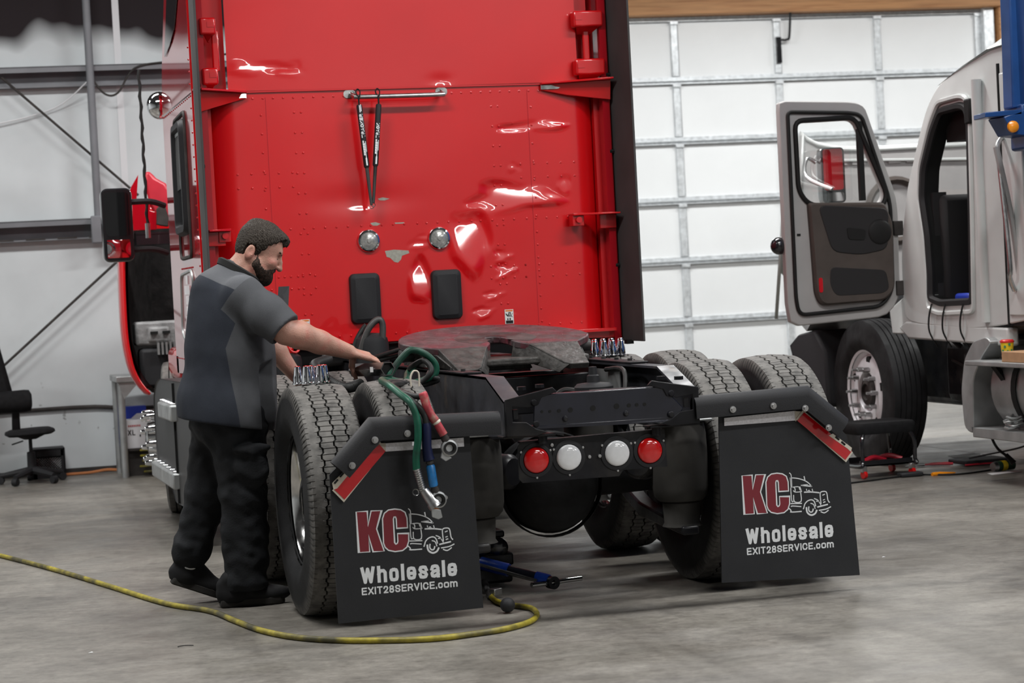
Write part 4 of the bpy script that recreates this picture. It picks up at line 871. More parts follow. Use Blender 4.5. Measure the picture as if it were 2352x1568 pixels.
B(MB().prism([(a,6.55,b) for a,b in [(-1.232,2.163),(-1.098,2.164),(-1.101,2.1),(-1.054,2.091),(-1.062,1.956),(-1.244,1.957)]],(0,.2,0)),'hood_brace','red_side',hood,bevel=.006)
B(MB().prism([(a,6.56,b) for a,b in [(-1.225,2.182),(-1.096,2.186),(-1.095,2.164),(-1.229,2.16)]],(0,.22,0)),'hood_lip','red_paint',hood)
B(MB().prism([(a,6.52,b) for a,b in [(-1.055,2.108),(-1.024,2.145),(-0.992,2.138),(-0.972,2.04),(-0.976,1.976),(-1.027,1.985),(-1.061,1.996)]],(0,.06,0)),'hood_hinge','rust_dark',hood,bevel=.006)

# ------------------------------------------------------------------ white dump truck with open driver's door
WTK = thing('dump_truck','white cab dump truck with blue body and open driver door, behind the mud flap','truck',(4.6,3.2,0))
def BW_(mb, name, mat, parent=WTK, **k): return mb.build(name, mat, parent, **k)
SX_ = 3.72
outer = [(2.25,1.04),(2.25,2.74),(2.70,2.73),(3.05,2.66),(3.36,2.59),(3.52,2.46),(3.68,2.20),(3.86,1.92),(3.95,1.66),(4.0,1.45),(4.0,1.16),(3.98,1.03),(3.75,1.0),(3.0,.975),(2.62,1.0)]
opening = [(3.0,1.15),(2.965,1.7),(2.935,2.30),(2.97,2.39),(3.06,2.41),(3.34,2.40),(3.46,2.28),(3.62,2.04),(3.655,1.85),(3.60,1.60),(3.585,1.35),(3.60,1.17),(3.45,1.14)]
def resample(pts, c, n):
    out = []
    for k in range(n):
        a = 2*math.pi*k/n; d = (math.cos(a),math.sin(a)); best = 0
        for i in range(len(pts)):
            x1,y1 = pts[i][0]-c[0],pts[i][1]-c[1]; x2,y2 = pts[(i+1)%len(pts)][0]-c[0],pts[(i+1)%len(pts)][1]-c[1]
            den = d[0]*(y2-y1)-d[1]*(x2-x1)
            if abs(den) < 1e-9: continue
            t = (x1*(y2-y1)-y1*(x2-x1))/den; s = (x1*d[1]-y1*d[0])/den
            if t > best and -1e-6 <= s <= 1+1e-6: best = t
        out.append((c[0]+d[0]*best,c[1]+d[1]*best))
    return out
def ringplate(mb, o, i, n, f0, f1):   # plate with a hole, between two depth functions
    c = (sum(p[0] for p in i)/len(i),sum(p[1] for p in i)/len(i)); O = resample(o,c,n); I = resample(i,c,n)
    vs = [f0(*p) for p in O]+[f0(*p) for p in I]+[f1(*p) for p in O]+[f1(*p) for p in I]; fs = []
    for k in range(n):
        j = (k+1)%n; fs += [(k,j,n+j,n+k),(2*n+k,3*n+k,3*n+j,2*n+j),(k,2*n+k,2*n+j,j),(n+k,n+j,3*n+j,3*n+k)]
    return mb.add(vs,fs)
op = roundpoly(opening,.04,3)
cabw = BW_(ringplate(MB(),roundpoly(outer,[.02,.02]+[.08]*13,3),op,120,lambda y,z:(SX_+.05*max(0,z-2.2)**2*4,y,z),lambda y,z:(SX_+.10,y,z)),'cab_side','truck_white',bevel=.008)
BW_(MB().tube([(SX_+.01,y,z) for y,z in op],.026,6,closed=True),'door_seal','door_trim_dark',cabw)
cy0 = sum(y for y,z in op)/len(op); cz0 = sum(z for y,z in op)/len(op)
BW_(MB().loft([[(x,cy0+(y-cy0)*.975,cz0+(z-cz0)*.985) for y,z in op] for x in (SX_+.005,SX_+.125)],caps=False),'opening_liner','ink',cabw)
q = roundpoly([(y*1.0+(y-3.3)*.10,z+(z-1.8)*.10) for y,z in opening],.05,3)
BW_(MB().tube([(SX_-.002,y,z) for y,z in q],.018,6,closed=True),'door_frame_rib','truck_white',cabw)
# roof, far side, floor, rear wall
BW_(MB().loft([[(x,y,z) for y,z in ((2.25,2.70),(2.7,2.69),(3.05,2.63),(3.36,2.56),(3.40,2.50),(2.25,2.6))] for x in (SX_+.05,SX_+.35,4.7,5.75)]),'cab_roof','truck_white')
BW_(MB().loft([[(SX_+.03,y,z) for y,z in ((2.25,2.74),(2.70,2.73),(3.05,2.66),(3.40,2.57))],[(SX_+.18,y-.02,z+.10) for y,z in ((2.25,2.74),(2.70,2.73),(3.05,2.64),(3.38,2.53))],[(5.6,y-.02,z+.14) for y,z in ((2.25,2.74),(2.70,2.73),(3.05,2.64),(3.36,2.53))]],closed=False),'roof_cap','truck_white',recalc=False)
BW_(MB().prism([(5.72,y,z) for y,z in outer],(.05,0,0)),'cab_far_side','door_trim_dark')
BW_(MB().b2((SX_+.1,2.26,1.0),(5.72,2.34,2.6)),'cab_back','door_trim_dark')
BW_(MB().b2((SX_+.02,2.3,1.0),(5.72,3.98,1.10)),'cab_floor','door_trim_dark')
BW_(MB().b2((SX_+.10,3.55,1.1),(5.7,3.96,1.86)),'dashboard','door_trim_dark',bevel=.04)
BW_(MB().prism([(SX_+.06,3.58,1.05),(SX_+.06,3.97,1.05),(SX_+.06,3.97,1.70),(SX_+.06,3.90,1.88),(SX_+.06,3.60,1.88)],(.10,0,0)),'kick_panel','door_trim_dark')
BW_(MB().b2((SX_+.10,3.15,2.20),(5.7,3.44,2.55)),'sun_visor','ink')
BW_(MB().prism([(SX_+.05,3.42,2.50),(SX_+.09,3.42,2.50),(SX_+.09,3.93,1.66),(SX_+.05,3.93,1.66)],(0,.06,.02)),'windscreen_pillar','door_trim_dark')
BW_(MB().prism([(SX_+.12,3.44,2.46),(5.68,3.44,2.46),(5.68,3.94,1.66),(SX_+.12,3.94,1.66)],(0,.006,0)),'windscreen','glass_tint')
BW_(MB().lathe([(.20+.016*math.cos(t),.016*math.sin(t)) for t in [i*math.pi/4 for i in range(8)]],(4.20,3.35,1.80),(0,-.75,.65),32,closed=True),'steering_wheel','ink')
BW_(MB().b2((4.0,2.55,1.1),(4.5,3.0,1.45)).b2((4.0,2.45,1.4),(4.5,2.62,2.1)),'driver_seat','black_cloth',bevel=.05)
BW_(MB().b2((3.85,3.30,1.12),(3.95,3.50,1.20)),'floor_bag','box_blue',bevel=.02)
# cab rear corner: ribs, handle, marker, lower sill
BW_(MB().cyl((SX_-.005,2.80,1.02),(SX_-.005,2.80,2.55),.035,n=12),'pillar_bead','truck_white',cabw)
BW_(MB().b2((SX_-.006,2.515,1.0),(SX_+.01,2.53,2.62)),'panel_gap','ink',cabw)
BW_(MB().prism([(SX_-.01,2.25,1.06),(SX_-.01,2.50,1.06),(SX_-.01,2.50,2.56),(SX_-.01,2.25,2.56)],(.03,0,0)),'rear_quarter','truck_white',bevel=.01)
BW_(MB().tube(smoothpath([(SX_-.02,2.47,2.16),(SX_-.07,2.44,2.10),(SX_-.08,2.40,1.95),(SX_-.08,2.33,1.40),(SX_-.07,2.36,1.30),(SX_-.02,2.40,1.22)],5),.016,10),'grab_handle','steel')
BW_(MB().b2((SX_-.03,2.86,2.28),(SX_+.01,2.94,2.44)),'marker_bracket','ink',bevel=.012)
BW_(MB().prism([(SX_,2.55,.985),(SX_,3.98,1.02),(SX_,4.10,.98),(SX_,3.95,.90),(SX_,2.55,.87)],(.08,0,0)),'cab_sill','truck_white',bevel=.015)
BW_(MB().prism([(SX_+.01,3.98,1.20),(SX_+.01,4.25,1.10),(SX_+.01,4.22,.93),(SX_+.01,3.90,.93),(SX_+.01,3.80,1.02)],(.05,0,0)),'cowl_panel','truck_white',bevel=.01)
for z in (1.25,1.66): BW_(MB().b2((SX_-.05,3.98,z-.05),(SX_+.02,4.04,z+.05)),'door_hinge','rust_dark',bevel=.006)
for y in (3.55,3.35,3.1): BW_(MB().tube(smoothpath([(SX_-.01,y,1.14),(SX_-.03,y+.01,1.05),(SX_-.02,y+.03,.95),(SX_+.03,y+.02,.85)],4),.006,6),'loose_wire','ink')
# --- open door, at right angles to the cab
DY = 4.0
dout = [(2.874,2.555),(3.40,2.535),(3.50,2.515),(3.715,1.85),(3.70,1.18),(3.60,1.06),(2.89,1.03),(2.868,1.15)]
dwin = [(2.998,2.40),(3.415,2.41),(3.62,1.90),(3.57,1.82),(3.07,1.86),(3.0,1.95)]
dor = BW_(ringplate(MB(),roundpoly(dout,[.03,.1,.08,.1,.08,.1,.04,.1],4),roundpoly(dwin,.05,4),100,lambda x,z:(x,DY,z),lambda x,z:(x,DY+.06,z)),'open_door','truck_grey',bevel=.008,label='open driver door seen from the inside')
def dscale(k,o): cx,cz = 3.29,1.78; return [(cx+(x-cx)*k,cz+(z-cz)*o) for x,z in dout]
BW_(MB().tube([(x,DY-.012,z) for x,z in roundpoly(dscale(.86,.90),[.03,.16,.1,.1,.12,.12,.12,.1],5)],.013,8,closed=True),'door_gasket','ink',dor)
BW_(MB().tube([(x,DY-.008,z) for x,z in roundpoly([(3.30+(x-3.30)*1.05,2.12+(z-2.12)*1.06) for x,z in dwin],.06,4)],.017,8,closed=True),'window_gasket','ink',dor)
BW_(MB().b2((3.44,DY-.01,1.86),(3.475,DY+.03,2.40)),'window_divider','ink',dor)
trim_ = roundpoly([(3.04,1.86),(3.60,1.84),(3.655,1.70),(3.645,1.24),(3.57,1.17),(3.10,1.16),(3.06,1.24),(3.05,1.6)],[.02,.03,.05,.1,.08,.1,.08,.03],4)
BW_(MB().loft([[(x,DY,z) for x,z in trim_],[(x,DY-.03,z) for x,z in trim_],[(3.35+(x-3.35)*.96,DY-.05,1.5+(z-1.5)*.96) for x,z in trim_]]),'door_trim','door_trim',dor,smooth=30)
tp = roundpoly([(3.10,1.84),(3.62,1.80),(3.60,1.52),(3.40,1.49),(3.19,1.52)],.06,4)
BW_(MB().prism([(x,DY-.056,z) for x,z in tp],(0,.012,0)),'armrest_panel','door_trim_dark',dor,bevel=.008)
BW_(MB().prism([(x,DY-.062,z) for x,z in roundpoly([(3.30,1.68),(3.44,1.66),(3.43,1.59),(3.31,1.60)],.02,3)],(0,.012,0)),'door_pull','ink',dor)
BW_(MB().lathe([(0,-.01),(.07,-.008),(.085,.0),(.09,.008)],(3.545,DY-.058,1.64),(0,1,0),28),'speaker_grille','ink',dor)
BW_(MB().prism([(x,DY-.052,z) for x,z in roundpoly([(3.17,1.42),(3.58,1.38),(3.60,1.25),(3.55,1.22),(3.20,1.22),(3.16,1.30)],.04,4)],(0,.01,0)),'map_pocket','door_trim_dark',dor,bevel=.01)
BW_(MB().prism([(3.095+a,DY-.054,1.30+b) for a,b in rrect(.028,.10,.013)],(0,.012,0)),'door_reflector','red_reflect',dor)
BW_(MB().b2((2.96,DY-.006,1.64),(2.985,DY+.004,1.655)).b2((2.935,DY-.006,1.66),(2.945,DY+.004,1.675)),'latch_hole','ink',dor)
BW_(MB().ball((2.85,DY+.06,1.58),(.06,.05,.06),14,10),'convex_mirror','black_gloss',dor)
BW_(MB().prism([(x,DY+.02,z) for x,z in dwin],(0,.006,0)),'door_window','glass_tint',dor)
mm = BW_(MB().loft([[(3.395+a*k,y,2.055+b*k) for a,b in rrect(.175,.385,.03)] for k,y in ((1,4.33),(1,4.40),(.8,4.46))]),'wing_mirror','black_gloss')
BW_(MB().prism([(3.395+a,4.327,2.095+b) for a,b in rrect(.145,.285,.02)],(0,.004,0)),'mirror_glass','red_reflect',mm)  # the red it mirrors is painted on as a flat colour
BW_(MB().prism([(3.395+a,4.327,1.905+b) for a,b in rrect(.145,.06,.015)],(0,.004,0)),'spot_mirror','chrome',mm)
BW_(MB().tube(smoothpath([(3.30,4.40,2.15),(3.24,4.42,2.18),(3.2,4.35,2.05),(3.3,4.15,1.95)],4),.014,8),'mirror_arm','steel',mm)
# --- bonnet tilted forward
hb_ = [(4.10,2.02),(4.155,2.51),(4.20,2.47),(4.29,2.42),(4.5,2.375),(4.75,2.365),(5.15,2.37),(5.9,2.38)]
bn = BW_(MB().loft([[(x,6.6,z) for x,z in hb_],[(x+.02,6.7,z+.02) for x,z in hb_],[(x+.06,7.2,z-.35) for x,z in hb_],[(x+.1,7.5,max(z-1.1,1.0)) for x,z in hb_]],closed=False),'tilted_bonnet','truck_white',recalc=False)
md = bn.modifiers.new('solid','SOLIDIFY'); md.thickness = .03
BW_(MB().prism([(4.10,6.62,2.02),(4.155,6.62,2.49),(4.3,6.62,2.40),(4.75,6.62,2.345),(5.9,6.62,2.35),(5.9,6.62,1.2),(4.3,6.62,1.2),(4.2,6.62,1.9)],(0,.05,0)),'bonnet_inner','truck_grey',bn)
BW_(MB().tube([(4.3+.012*k*k/4,6.60,2.28-.002*k) for k in range(2)]+[(5.8,6.60,2.24)],.012,6),'bonnet_rib','truck_white',bn)
BW_(MB().lathe([(.22,0),(.25,-.03),(.28,0)],(4.95,6.60,1.85),(0,1,0),28),'wheel_arch_ring','door_trim',bn)
for k in range(7): BW_(MB().b2((4.42+k*.16,6.602,2.235),(4.53+k*.16,6.615,2.265)),'vent_slot','truck_grey',bn)
# --- front wheel
WTY = tyre_mesh('steer_tyre_ribbed',R=.52,W=.29,grooves=(-.078,-.04,0,.04,.078),lateral=False,npitch=64,rb=.29)
wt = link('tyre',WTY,'tyre_rubber',WTK,mw=MX.Translation((3.79,4.60,.515)),label='front tyre with white rim and bare studs')
rm = MB(); ax = (1,0,0)
rm.lathe([(.285,-.10),(.302,-.112),(.302,-.10),(.282,-.085),(.268,-.06),(.262,-.055),(.255,-.07),(.235,-.088),(.20,-.095),(.145,-.095),(.140,-.085),(.135,-.03)],(0,0,0),ax,48)
rim = link('wheel_rim',rm.mesh('steer_rim'),'white_wheel',wt)
hm = MB(); hm.lathe([(.135,-.03),(.10,-.04),(.095,-.10),(.06,-.11),(.055,-.09),(0,-.085)],(3.79,4.60,.515),ax,32); BW_(hm,'wheel_hub','rust_dark')
for k in range(10):
    a = 2*math.pi*k/10; yy,zz = 4.60+.168*math.cos(a),.515+.168*math.sin(a)
    BW_(MB().cyl((3.70,yy,zz),(3.645,yy,zz),.017,n=6).cyl((3.66,yy,zz),(3.61,yy,zz),.010,n=10),'wheel_stud','steel',wt if False else WTK)
for k in range(5):
    a = 2*math.pi*(k+.35)/5; yy,zz = 4.60+.228*math.cos(a),.515+.228*math.sin(a); BW_(MB().cyl((3.698,yy,zz),(3.72,yy,zz),.030,n=18),'hand_hole','ink')
BW_(MB().prism([(3.50,5.35,.93),(3.58,5.22,.96),(3.60,5.10,.80),(3.60,5.05,.40),(3.50,5.10,.38),(3.44,5.25,.55),(3.42,5.35,.85)],(.28,.02,0)),'fender_flap','black_plastic',bevel=.02)
BW_(MB().loft([[(3.55,y,z) for y,z in ((5.4,1.0),(5.2,1.12),(4.8,1.16),(4.8,1.1),(5.2,1.02),(5.3,.95))],[(4.2,y,z) for y,z in ((5.4,1.0),(5.2,1.12),(4.8,1.16),(4.8,1.1),(5.2,1.02),(5.3,.95))]]),'fender_edge','alu_dull')
# underbody, battery box, tank, steps
BW_(MB().b2((4.05,-.4,.42),(5.5,5.6,.92)),'chassis','black_frame',bevel=.05)
BW_(MB().b2((3.98,3.1,.45),(4.3,3.95,.88)),'gearbox_side','black_frame',bevel=.06)
for a,b,r in (((3.95,3.9,.95),(4.1,3.3,.72),.02),((3.92,3.7,.75),(4.1,3.15,.70),.014),((3.96,3.6,.62),(4.05,3.2,.60),.05)): BW_(MB().tube(smoothpath([a,[(a[i]+b[i])/2-(.06 if i==2 else 0) for i in range(3)],b],5),r,8),'under_hose','black_hose')
BW_(MB().b2((3.92,3.15,.44),(4.0,3.55,.80)),'heat_shield','worn_steel',bevel=.02)
ft = [(2.95,.30),(3.07,.34),(3.09,.58),(3.03,.78),(2.90,.90),(2.72,.93),(2.66,.90),(2.80,.80),(2.92,.66),(2.94,.42)]
BW_(MB().prism([(3.66,y,z) for y,z in roundpoly(ft,.05,3)],(.55,0,0)),'tank_fairing','alu_dull',bevel=.015)
BW_(MB().tube([(4.02,2.82,.60),(4.02,2.80,.60),(4.02,1.2,.60)],[.27,.30,.30],36),'fuel_tank','alu_dull')
BW_(MB().lathe([(.305,-.03),(.31,-.03),(.31,.03),(.305,.03)],(4.02,2.50,.60),(0,1,0),36,closed=True),'tank_strap','ink')
BW_(MB().b2((3.56,1.3,.755),(3.86,2.83,.785)),'upper_step','alu_dull',bevel=.006)
BW_(MB().b2((3.64,1.3,.315),(3.88,2.92,.35)).b2((3.64,1.3,.29),(3.66,2.92,.35)),'lower_step','alu_dull',bevel=.006)
BW_(MB().prism([(3.70,2.78,.76),(3.70,2.72,.76),(3.74,2.56,.60),(3.74,2.60,.58)],(.03,0,0)),'step_strut','ink')
BW_(MB().b2((4.3,4.05,1.0),(5.4,5.9,1.25)),'engine_block','black_frame',bevel=.05)
BW_(MB().b2((3.95,5.0,.95),(4.3,5.8,1.0)).b2((3.9,5.0,.90),(4.3,5.8,.91)),'radiator_strut','galv')
BW_(MB().cyl((3.93,4.45,1.0),(4.03,4.45,1.0),.05,n=16),'oil_filter','amber')
# blue dump body
BW_(MB().prism([(3.50,1.95,2.30),(3.56,1.95,2.30),(3.60,1.95,3.6),(3.52,1.95,3.6)],(.0,.12,0)).b2((3.53,1.90,2.22),(5.8,2.12,2.32)),'bulkhead_post','blue_paint',bevel=.01)
BW_(MB().prism([(3.55,2.10,2.05),(3.55,2.10,4.2),(3.55,-2.7,3.6),(3.55,-2.7,1.35),(3.55,-2.3,1.25),(3.55,1.5,1.35),(3.55,1.8,2.05)],(2.25,0,0)),'dump_bed','blue_paint',bevel=.02)
BW_(MB().prism([(3.28,1.88,2.275),(3.52,1.88,2.285),(3.52,2.10,2.285),(3.32,2.10,2.275)],(0,0,-.03)),'tarp_bracket','blue_paint',bevel=.004)
BW_(MB().prism([(3.40,1.88,2.245),(3.60,1.88,2.30),(3.62,1.88,2.12),(3.46,1.88,2.14)],(0,.2,0)),'corner_gusset','blue_paint',bevel=.006)
BW_(MB().lathe([(.036,.0),(.034,-.012),(.02,-.022),(0,-.024)],(3.452,1.875,2.185),(0,1,0),20),'amber_marker','amber')
BW_(MB().tube(smoothpath([(3.62,2.4,2.1),(3.70,2.38,1.6),(3.75,2.40,1.1)],5),.02,8),'body_pipe','truck_grey')
for y in (-.55,-1.87):
    BW_(MB().tube([(3.9,y,.515),(5.5,y,.515)],.09,16),'rear_axle','black_frame')
    for x in (3.80,4.14,5.26,5.60):
        rt = link('tyre',TY,'tread_rubber',WTK,mw=MX.Translation((x,y,.512)))
        r2 = link('wheel_rim',RIM,'polished_alu',rt)
        if x in (4.14,5.60): r2.matrix_basis = MX.Rotation(math.pi,4,'Z')
for x in (4.28,5.12): BW_(MB().b2((x-.05,-2.6,.95),(x+.05,2.2,1.22)),'frame_rail','black_frame',bevel=.006)

# ------------------------------------------------------------------ chrome lug nut covers
def nutcover():
    mb = MB(); mb.lathe([(0,.082),(.010,.081),(.0145,.078),(.0175,.06),(.022,.025),(.0225,.008),(.026,.006),(.026,0),(0,0)],(0,0,0),(0,0,1),24)
    hx = MB(); hx.lathe([(.0235,.008),(.0235,.03),(.020,.042)],(0,0,0),(0,0,1),6)
    return mb.mesh('lug_nut_cover'), hx.mesh('hex_base',smooth=0)
NC,NH = nutcover()
def put_nut(x,y,z,label,group,red=True,tilt=(0,0)):
    t = thing('lug_nut_cover',label,'lug nut cover',(x,y,z),group)
    t.rotation_euler = (tilt[0],tilt[1],random.uniform(0,6))
    for n,me in (('shell',NC),('hex_base',NH)):
        o = bpy.data.objects.new(n,me); COL.objects.link(o); o.parent = t
        if not me.materials: me.materials.append(MAT['chrome'])
    if red:
        mb = MB(); mb.lathe([(0,.0825),(.0105,.0815),(.0125,.079)],(0,0,0),(0,0,1),14); r = mb.mesh('red_tip'); r.materials.append(MAT['red_lamp']); o = bpy.data.objects.new('red_tip',r); COL.objects.link(o); o.parent = t
LG = 'chrome lug nut covers on the left tyre'
for x,y,lab in ((-1.122,-.02,'chrome lug nut cover, front left one of the group on the left tyre'),(-1.062,-.02,'chrome lug nut cover, front right one of the group on the left tyre'),(-1.150,.05,'chrome lug nut cover at the far left of the group, beside the shirt'),(-1.09,.06,'chrome lug nut cover standing between the two front ones'),(-1.03,.05,'chrome lug nut cover at the right end of the left tyre group'),(-1.06,.10,'chrome lug nut cover at the back of the left tyre group')):
    put_nut(x,y,WZ+math.sqrt(.517**2-y*y)+.001,lab,LG)
RG = 'chrome lug nut covers on the right tyre'
for i,(x,y) in enumerate(((.615,1.22),(.665,1.22),(.712,1.22),(.758,1.22),(.64,1.30),(.69,1.31),(.735,1.31),(.78,1.29))):
    nm = ('first','second','third','fourth')[i%4]; rw = 'front' if i < 4 else 'back'
    put_nut(x,y,WZ+math.sqrt(.517**2-(y-1.32)**2)+.001,'chrome lug nut cover on the right tyre, %s in the %s row from fifth wheel' % (nm,rw),RG,red=(i in (0,4)))
# ------------------------------------------------------------------ hex tube held in the right hand, corrugated hose, canister
hx = thing('hex_socket_tube','black hexagonal tube under the mechanic right hand','tube',(-.76,.2,1.0))
a,b = V((-.752,-.02,1.075)),V((-.80,.50,1.058)); t_ = (b-a).normalized()
m6 = MB(); sd_ = t_.cross(V((0,0,1))).normalized(); u6 = sd_.cross(t_)
def hexring(c,r): return [c+r*(math.cos(math.pi/3*k)*sd_+math.sin(math.pi/3*k)*u6) for k in range(6)]
m6.loft([hexring(a,.030),hexring(a,.035),hexring(b,.035),hexring(b,.030),hexring(a+t_*.02,.030),hexring(a,.030)],caps=False)
m6.build('tube_wall','black_gloss',hx,smooth=20); m6 = MB(); m6.loft([hexring(a-t_*.001,.0345),hexring(a-t_*.001,.0305)],caps=False); m6.build('tube_rim','worn_steel',hx,smooth=20)
m6 = MB(); m6.loft([hexring(a+t_*.015,.0295),hexring(b-t_*.3,.0295)],caps=True); m6.build('tube_bore','ink',hx,smooth=20)
m6 = MB(); c1 = a+t_*.11; m6.poly([c1+sd_*-.036+u6*-.012,c1+sd_*-.036+u6*.012,c1+t_*.05+sd_*-.036+u6*.012,c1+t_*.05+sd_*-.036+u6*-.012]); m6.build('tube_label','paper',hx,smooth=0)
def corrugated(name,pts,r,label,cat,mat='black_hose',step=.012):
    P = smoothpath(pts,14); d = [0]
    for i in range(1,len(P)): d.append(d[-1]+(P[i]-P[i-1]).length)
    n = int(d[-1]/step*2); Q = []; j = 0
    for i in range(n+1):
        s = d[-1]*i/n
        while j < len(d)-2 and d[j+1] < s: j += 1
        Q.append(P[j].lerp(P[j+1],(s-d[j])/max(1e-6,d[j+1]-d[j])))
    o = MB().tube(Q,[r*(1 if i%2 else .9) for i in range(len(Q))],12).build(name,mat); return tag(o,label,cat)
corrugated('corrugated_conduit',[(-.62,1.9,1.12),(-.75,1.5,1.10),(-.85,.95,1.10),(-.97,.62,1.09),(-.99,.40,1.06),(-.95,.28,1.01),(-.90,.22,.99),(-.82,.30,1.0)],.026,'black corrugated conduit curling behind the lug nut covers','conduit')
can = thing('filter_canister','black canister with bent pipes behind the mechanic right hand','canister',(-.42,1.95,1.03))
MB().lathe([(0,.16),(.05,.155),(.085,.13),(.092,.10),(.092,-.02),(0,-.02)],(-.42,1.95,1.04),(0,0,1),28).build('canister_body','black_plastic',can)
MB().tube(smoothpath([(-.50,1.90,1.08),(-.47,1.90,1.17),(-.43,1.90,1.24),(-.385,1.90,1.27),(-.365,1.90,1.24),(-.37,1.90,1.16)],5),.018,10).build('outlet_pipe','worn_steel',can)
MB().tube(smoothpath([(-.54,1.95,1.06),(-.50,1.96,1.16),(-.46,1.97,1.22),(-.44,1.97,1.24)],5),.016,10).build('inlet_pipe','black_hose',can)
rs = thing('fluid_reservoir','dark reservoir with red cap behind the left lug nut covers','reservoir',(-.85,2.2,.95))
MB().lathe([(0,.13),(.05,.13),(.08,.11),(.085,.08),(.085,-.1),(0,-.1)],(-.85,2.2,.98),(0,0,1),24).build('tank','black_plastic',rs)
MB().lathe([(0,.04),(.03,.04),(.042,.03),(.042,0),(0,0)],(-.85,2.2,1.105),(0,0,1),20).build('cap','red_lamp',rs)
MB().lathe([(.03+.007*math.cos(i),.007*math.sin(i)) for i in (0,1.05,2.1,3.14,4.2,5.2)],(-.81,2.16,1.14),(.3,-1,.4),20,closed=True).build('cap_ring','red_lamp',rs)
# ------------------------------------------------------------------ trailer cables
def cable(mb,pts,r,k=8): return mb.tube(smoothpath(pts,k),r,10)
e = thing('electric_cable','green trailer cable with metal plug hanging over left mud flap','cable',(-.8,-.5,.5))
cable(MB(),[(-.20,1.2,1.06),(-.45,.7,1.06),(-.60,.25,1.04),(-.66,.05,1.01),(-.745,0,1.03),(-.72,0,1.075),(-.676,0,1.125),(-.635,.0,1.152),(-.575,0,1.132),(-.53,0,1.085),(-.530,0,1.04),(-.57,0,1.018),(-.633,0,1.003),(-.72,-.1,1.01),(-.82,-.25,1.035),(-.87,-.45,1.04),(-.885,-.66,1.03),(-.87,-.78,1.0),(-.843,-.86,.962),(-.822,-.875,.90),(-.822,-.88,.82),(-.832,-.87,.74),(-.832,-.865,.685)],.0155).build('cable','green_cable',e)
MB().tube([(-.832+.001*k,-.865,.69-.0045*k) for k in range(0,22)],[.0175 if k%2 else .0150 for k in range(22)],12).build('spring_guard','steel',e)
MB().tube([(-.828,-.865,.80),(-.829,-.866,.785)],.0165,12).build('cable_marker','box_white',e)
pl = MB(); pd = nrm(V((.05,-.02,-.085))); p0 = V((-.806,-.866,.600)); 
pl.lathe([(.012,-.005),(.020,0),(.022,.02),(.024,.06),(.028,.065),(.028,.085),(.024,.085),(.022,.05),(0,.05)],p0,pd,24); pl.build('plug','steel',e)
MB().prism([p0+pd*.085+V(q) for q in ((-.02,0,-.005),(.02,0,-.012),(.026,0,-.045),(.008,0,-.052),(-.018,0,-.04))],(0,.006,0)).build('plug_cover','alu_dull',e,bevel=.002)
MB().lathe([(.010,0),(.014,-.004),(.014,.004)],(-.842,-.868,.594),(0,1,0),14,closed=True).build('plug_ear','steel',e)
def gladhand(t,c,d,mat):
    d = nrm(d); s = d.cross(V((0,-1,0))).normalized(); f = V((0,-1,0))
    MB().lathe([(.012,-.02),(.014,0),(.018,.012),(.016,.03)],c,d,14).build('fitting','rust_dark',t)
    cc = c+d*.055
    MB().lathe([(0,-.012),(.030,-.010),(.036,0),(.034,.014),(.024,.020),(.020,.010),(0,.008)],cc,f,24).build('coupling','alu_dull',t)
    MB().lathe([(.014,.0),(.017,.012),(.027,.016),(.028,.0)],cc+f*.008,f,20,closed=True).build('seal','black_hose',t)
    MB().prism([cc+s*.034+d*.0,cc+s*.05+d*.022,cc+s*.035+d*.045,cc+s*.005+d*.042,cc+s*.02+d*.02],f*.010).build('locking_tab',mat,t,bevel=.003)
    MB().cyl(cc-s*.030-f*.01,cc-s*.030+f*.014,.010,n=10).build('stud','steel',t)
g1 = thing('air_hose','black air hose with blue grip and coupling hanging over left flap','air hose',(-.79,-.5,.5))
cable(MB(),[(-.25,1.3,1.06),(-.50,.6,1.05),(-.62,.1,1.07),(-.58,0,1.10),(-.56,-.05,1.05),(-.63,-.05,1.0),(-.75,-.2,1.02),(-.86,-.5,1.03),(-.86,-.75,1.0),(-.82,-.86,.955),(-.79,-.87,.91),(-.782,-.875,.87)],.013).build('hose','black_hose',g1)
MB().tube([(-.783,-.872,.875),(-.782,-.872,.86),(-.786,-.872,.78),(-.782,-.87,.74),(-.778,-.87,.722)],[.016,.0195,.020,.022,.024],14).build('sleeve','blue_dark',g1)
MB().lathe([(.013,0),(.016,.003),(.016,.012),(.011,.014),(.011,.02)],(-.777,-.87,.720),(.05,0,-1),14).build('ferrule','worn_steel',g1)
MB().tube([(-.775,-.87,.702),(-.774,-.87,.695),(-.766,-.87,.618),(-.765,-.87,.612)],[.015,.0185,.0185,.016],14).build('grip','blue_grip',g1)
gladhand(g1,V((-.764,-.87,.61)),V((.25,0,-1)),'copper')
g2 = thing('air_hose','black air hose with red grip and coupling resting on the hanger','air hose',(-.75,-.5,.8))
cable(MB(),[(-.22,1.25,1.06),(-.42,.5,1.05),(-.55,.05,1.03),(-.52,-.0,1.01),(-.60,.02,.99),(-.72,-.15,1.01),(-.83,-.45,1.02),(-.84,-.70,1.0),(-.81,-.82,.985),(-.785,-.86,.985)],.013).build('hose','black_hose',g2)
MB().tube(smoothpath([(-.790,-.862,1.002),(-.785,-.864,.985),(-.775,-.868,.94),(-.757,-.87,.90),(-.742,-.872,.88)],4),[.014,.0165,.018,.0185,.0185,.0185,.018,.018,.018,.018,.018,.018,.0185,.019,.019,.018,.017],14).build('grip','red_grip',g2)
MB().lathe([(.016,0),(.018,.003),(.018,.010),(.014,.014)],(-.742,-.872,.882),(.45,0,-.9),14).build('ferrule','cream',g2)
MB().tube([(-.737,-.872,.870),(-.712,-.872,.822)],[.016,.0175],14).build('handle','red_grip',g2)
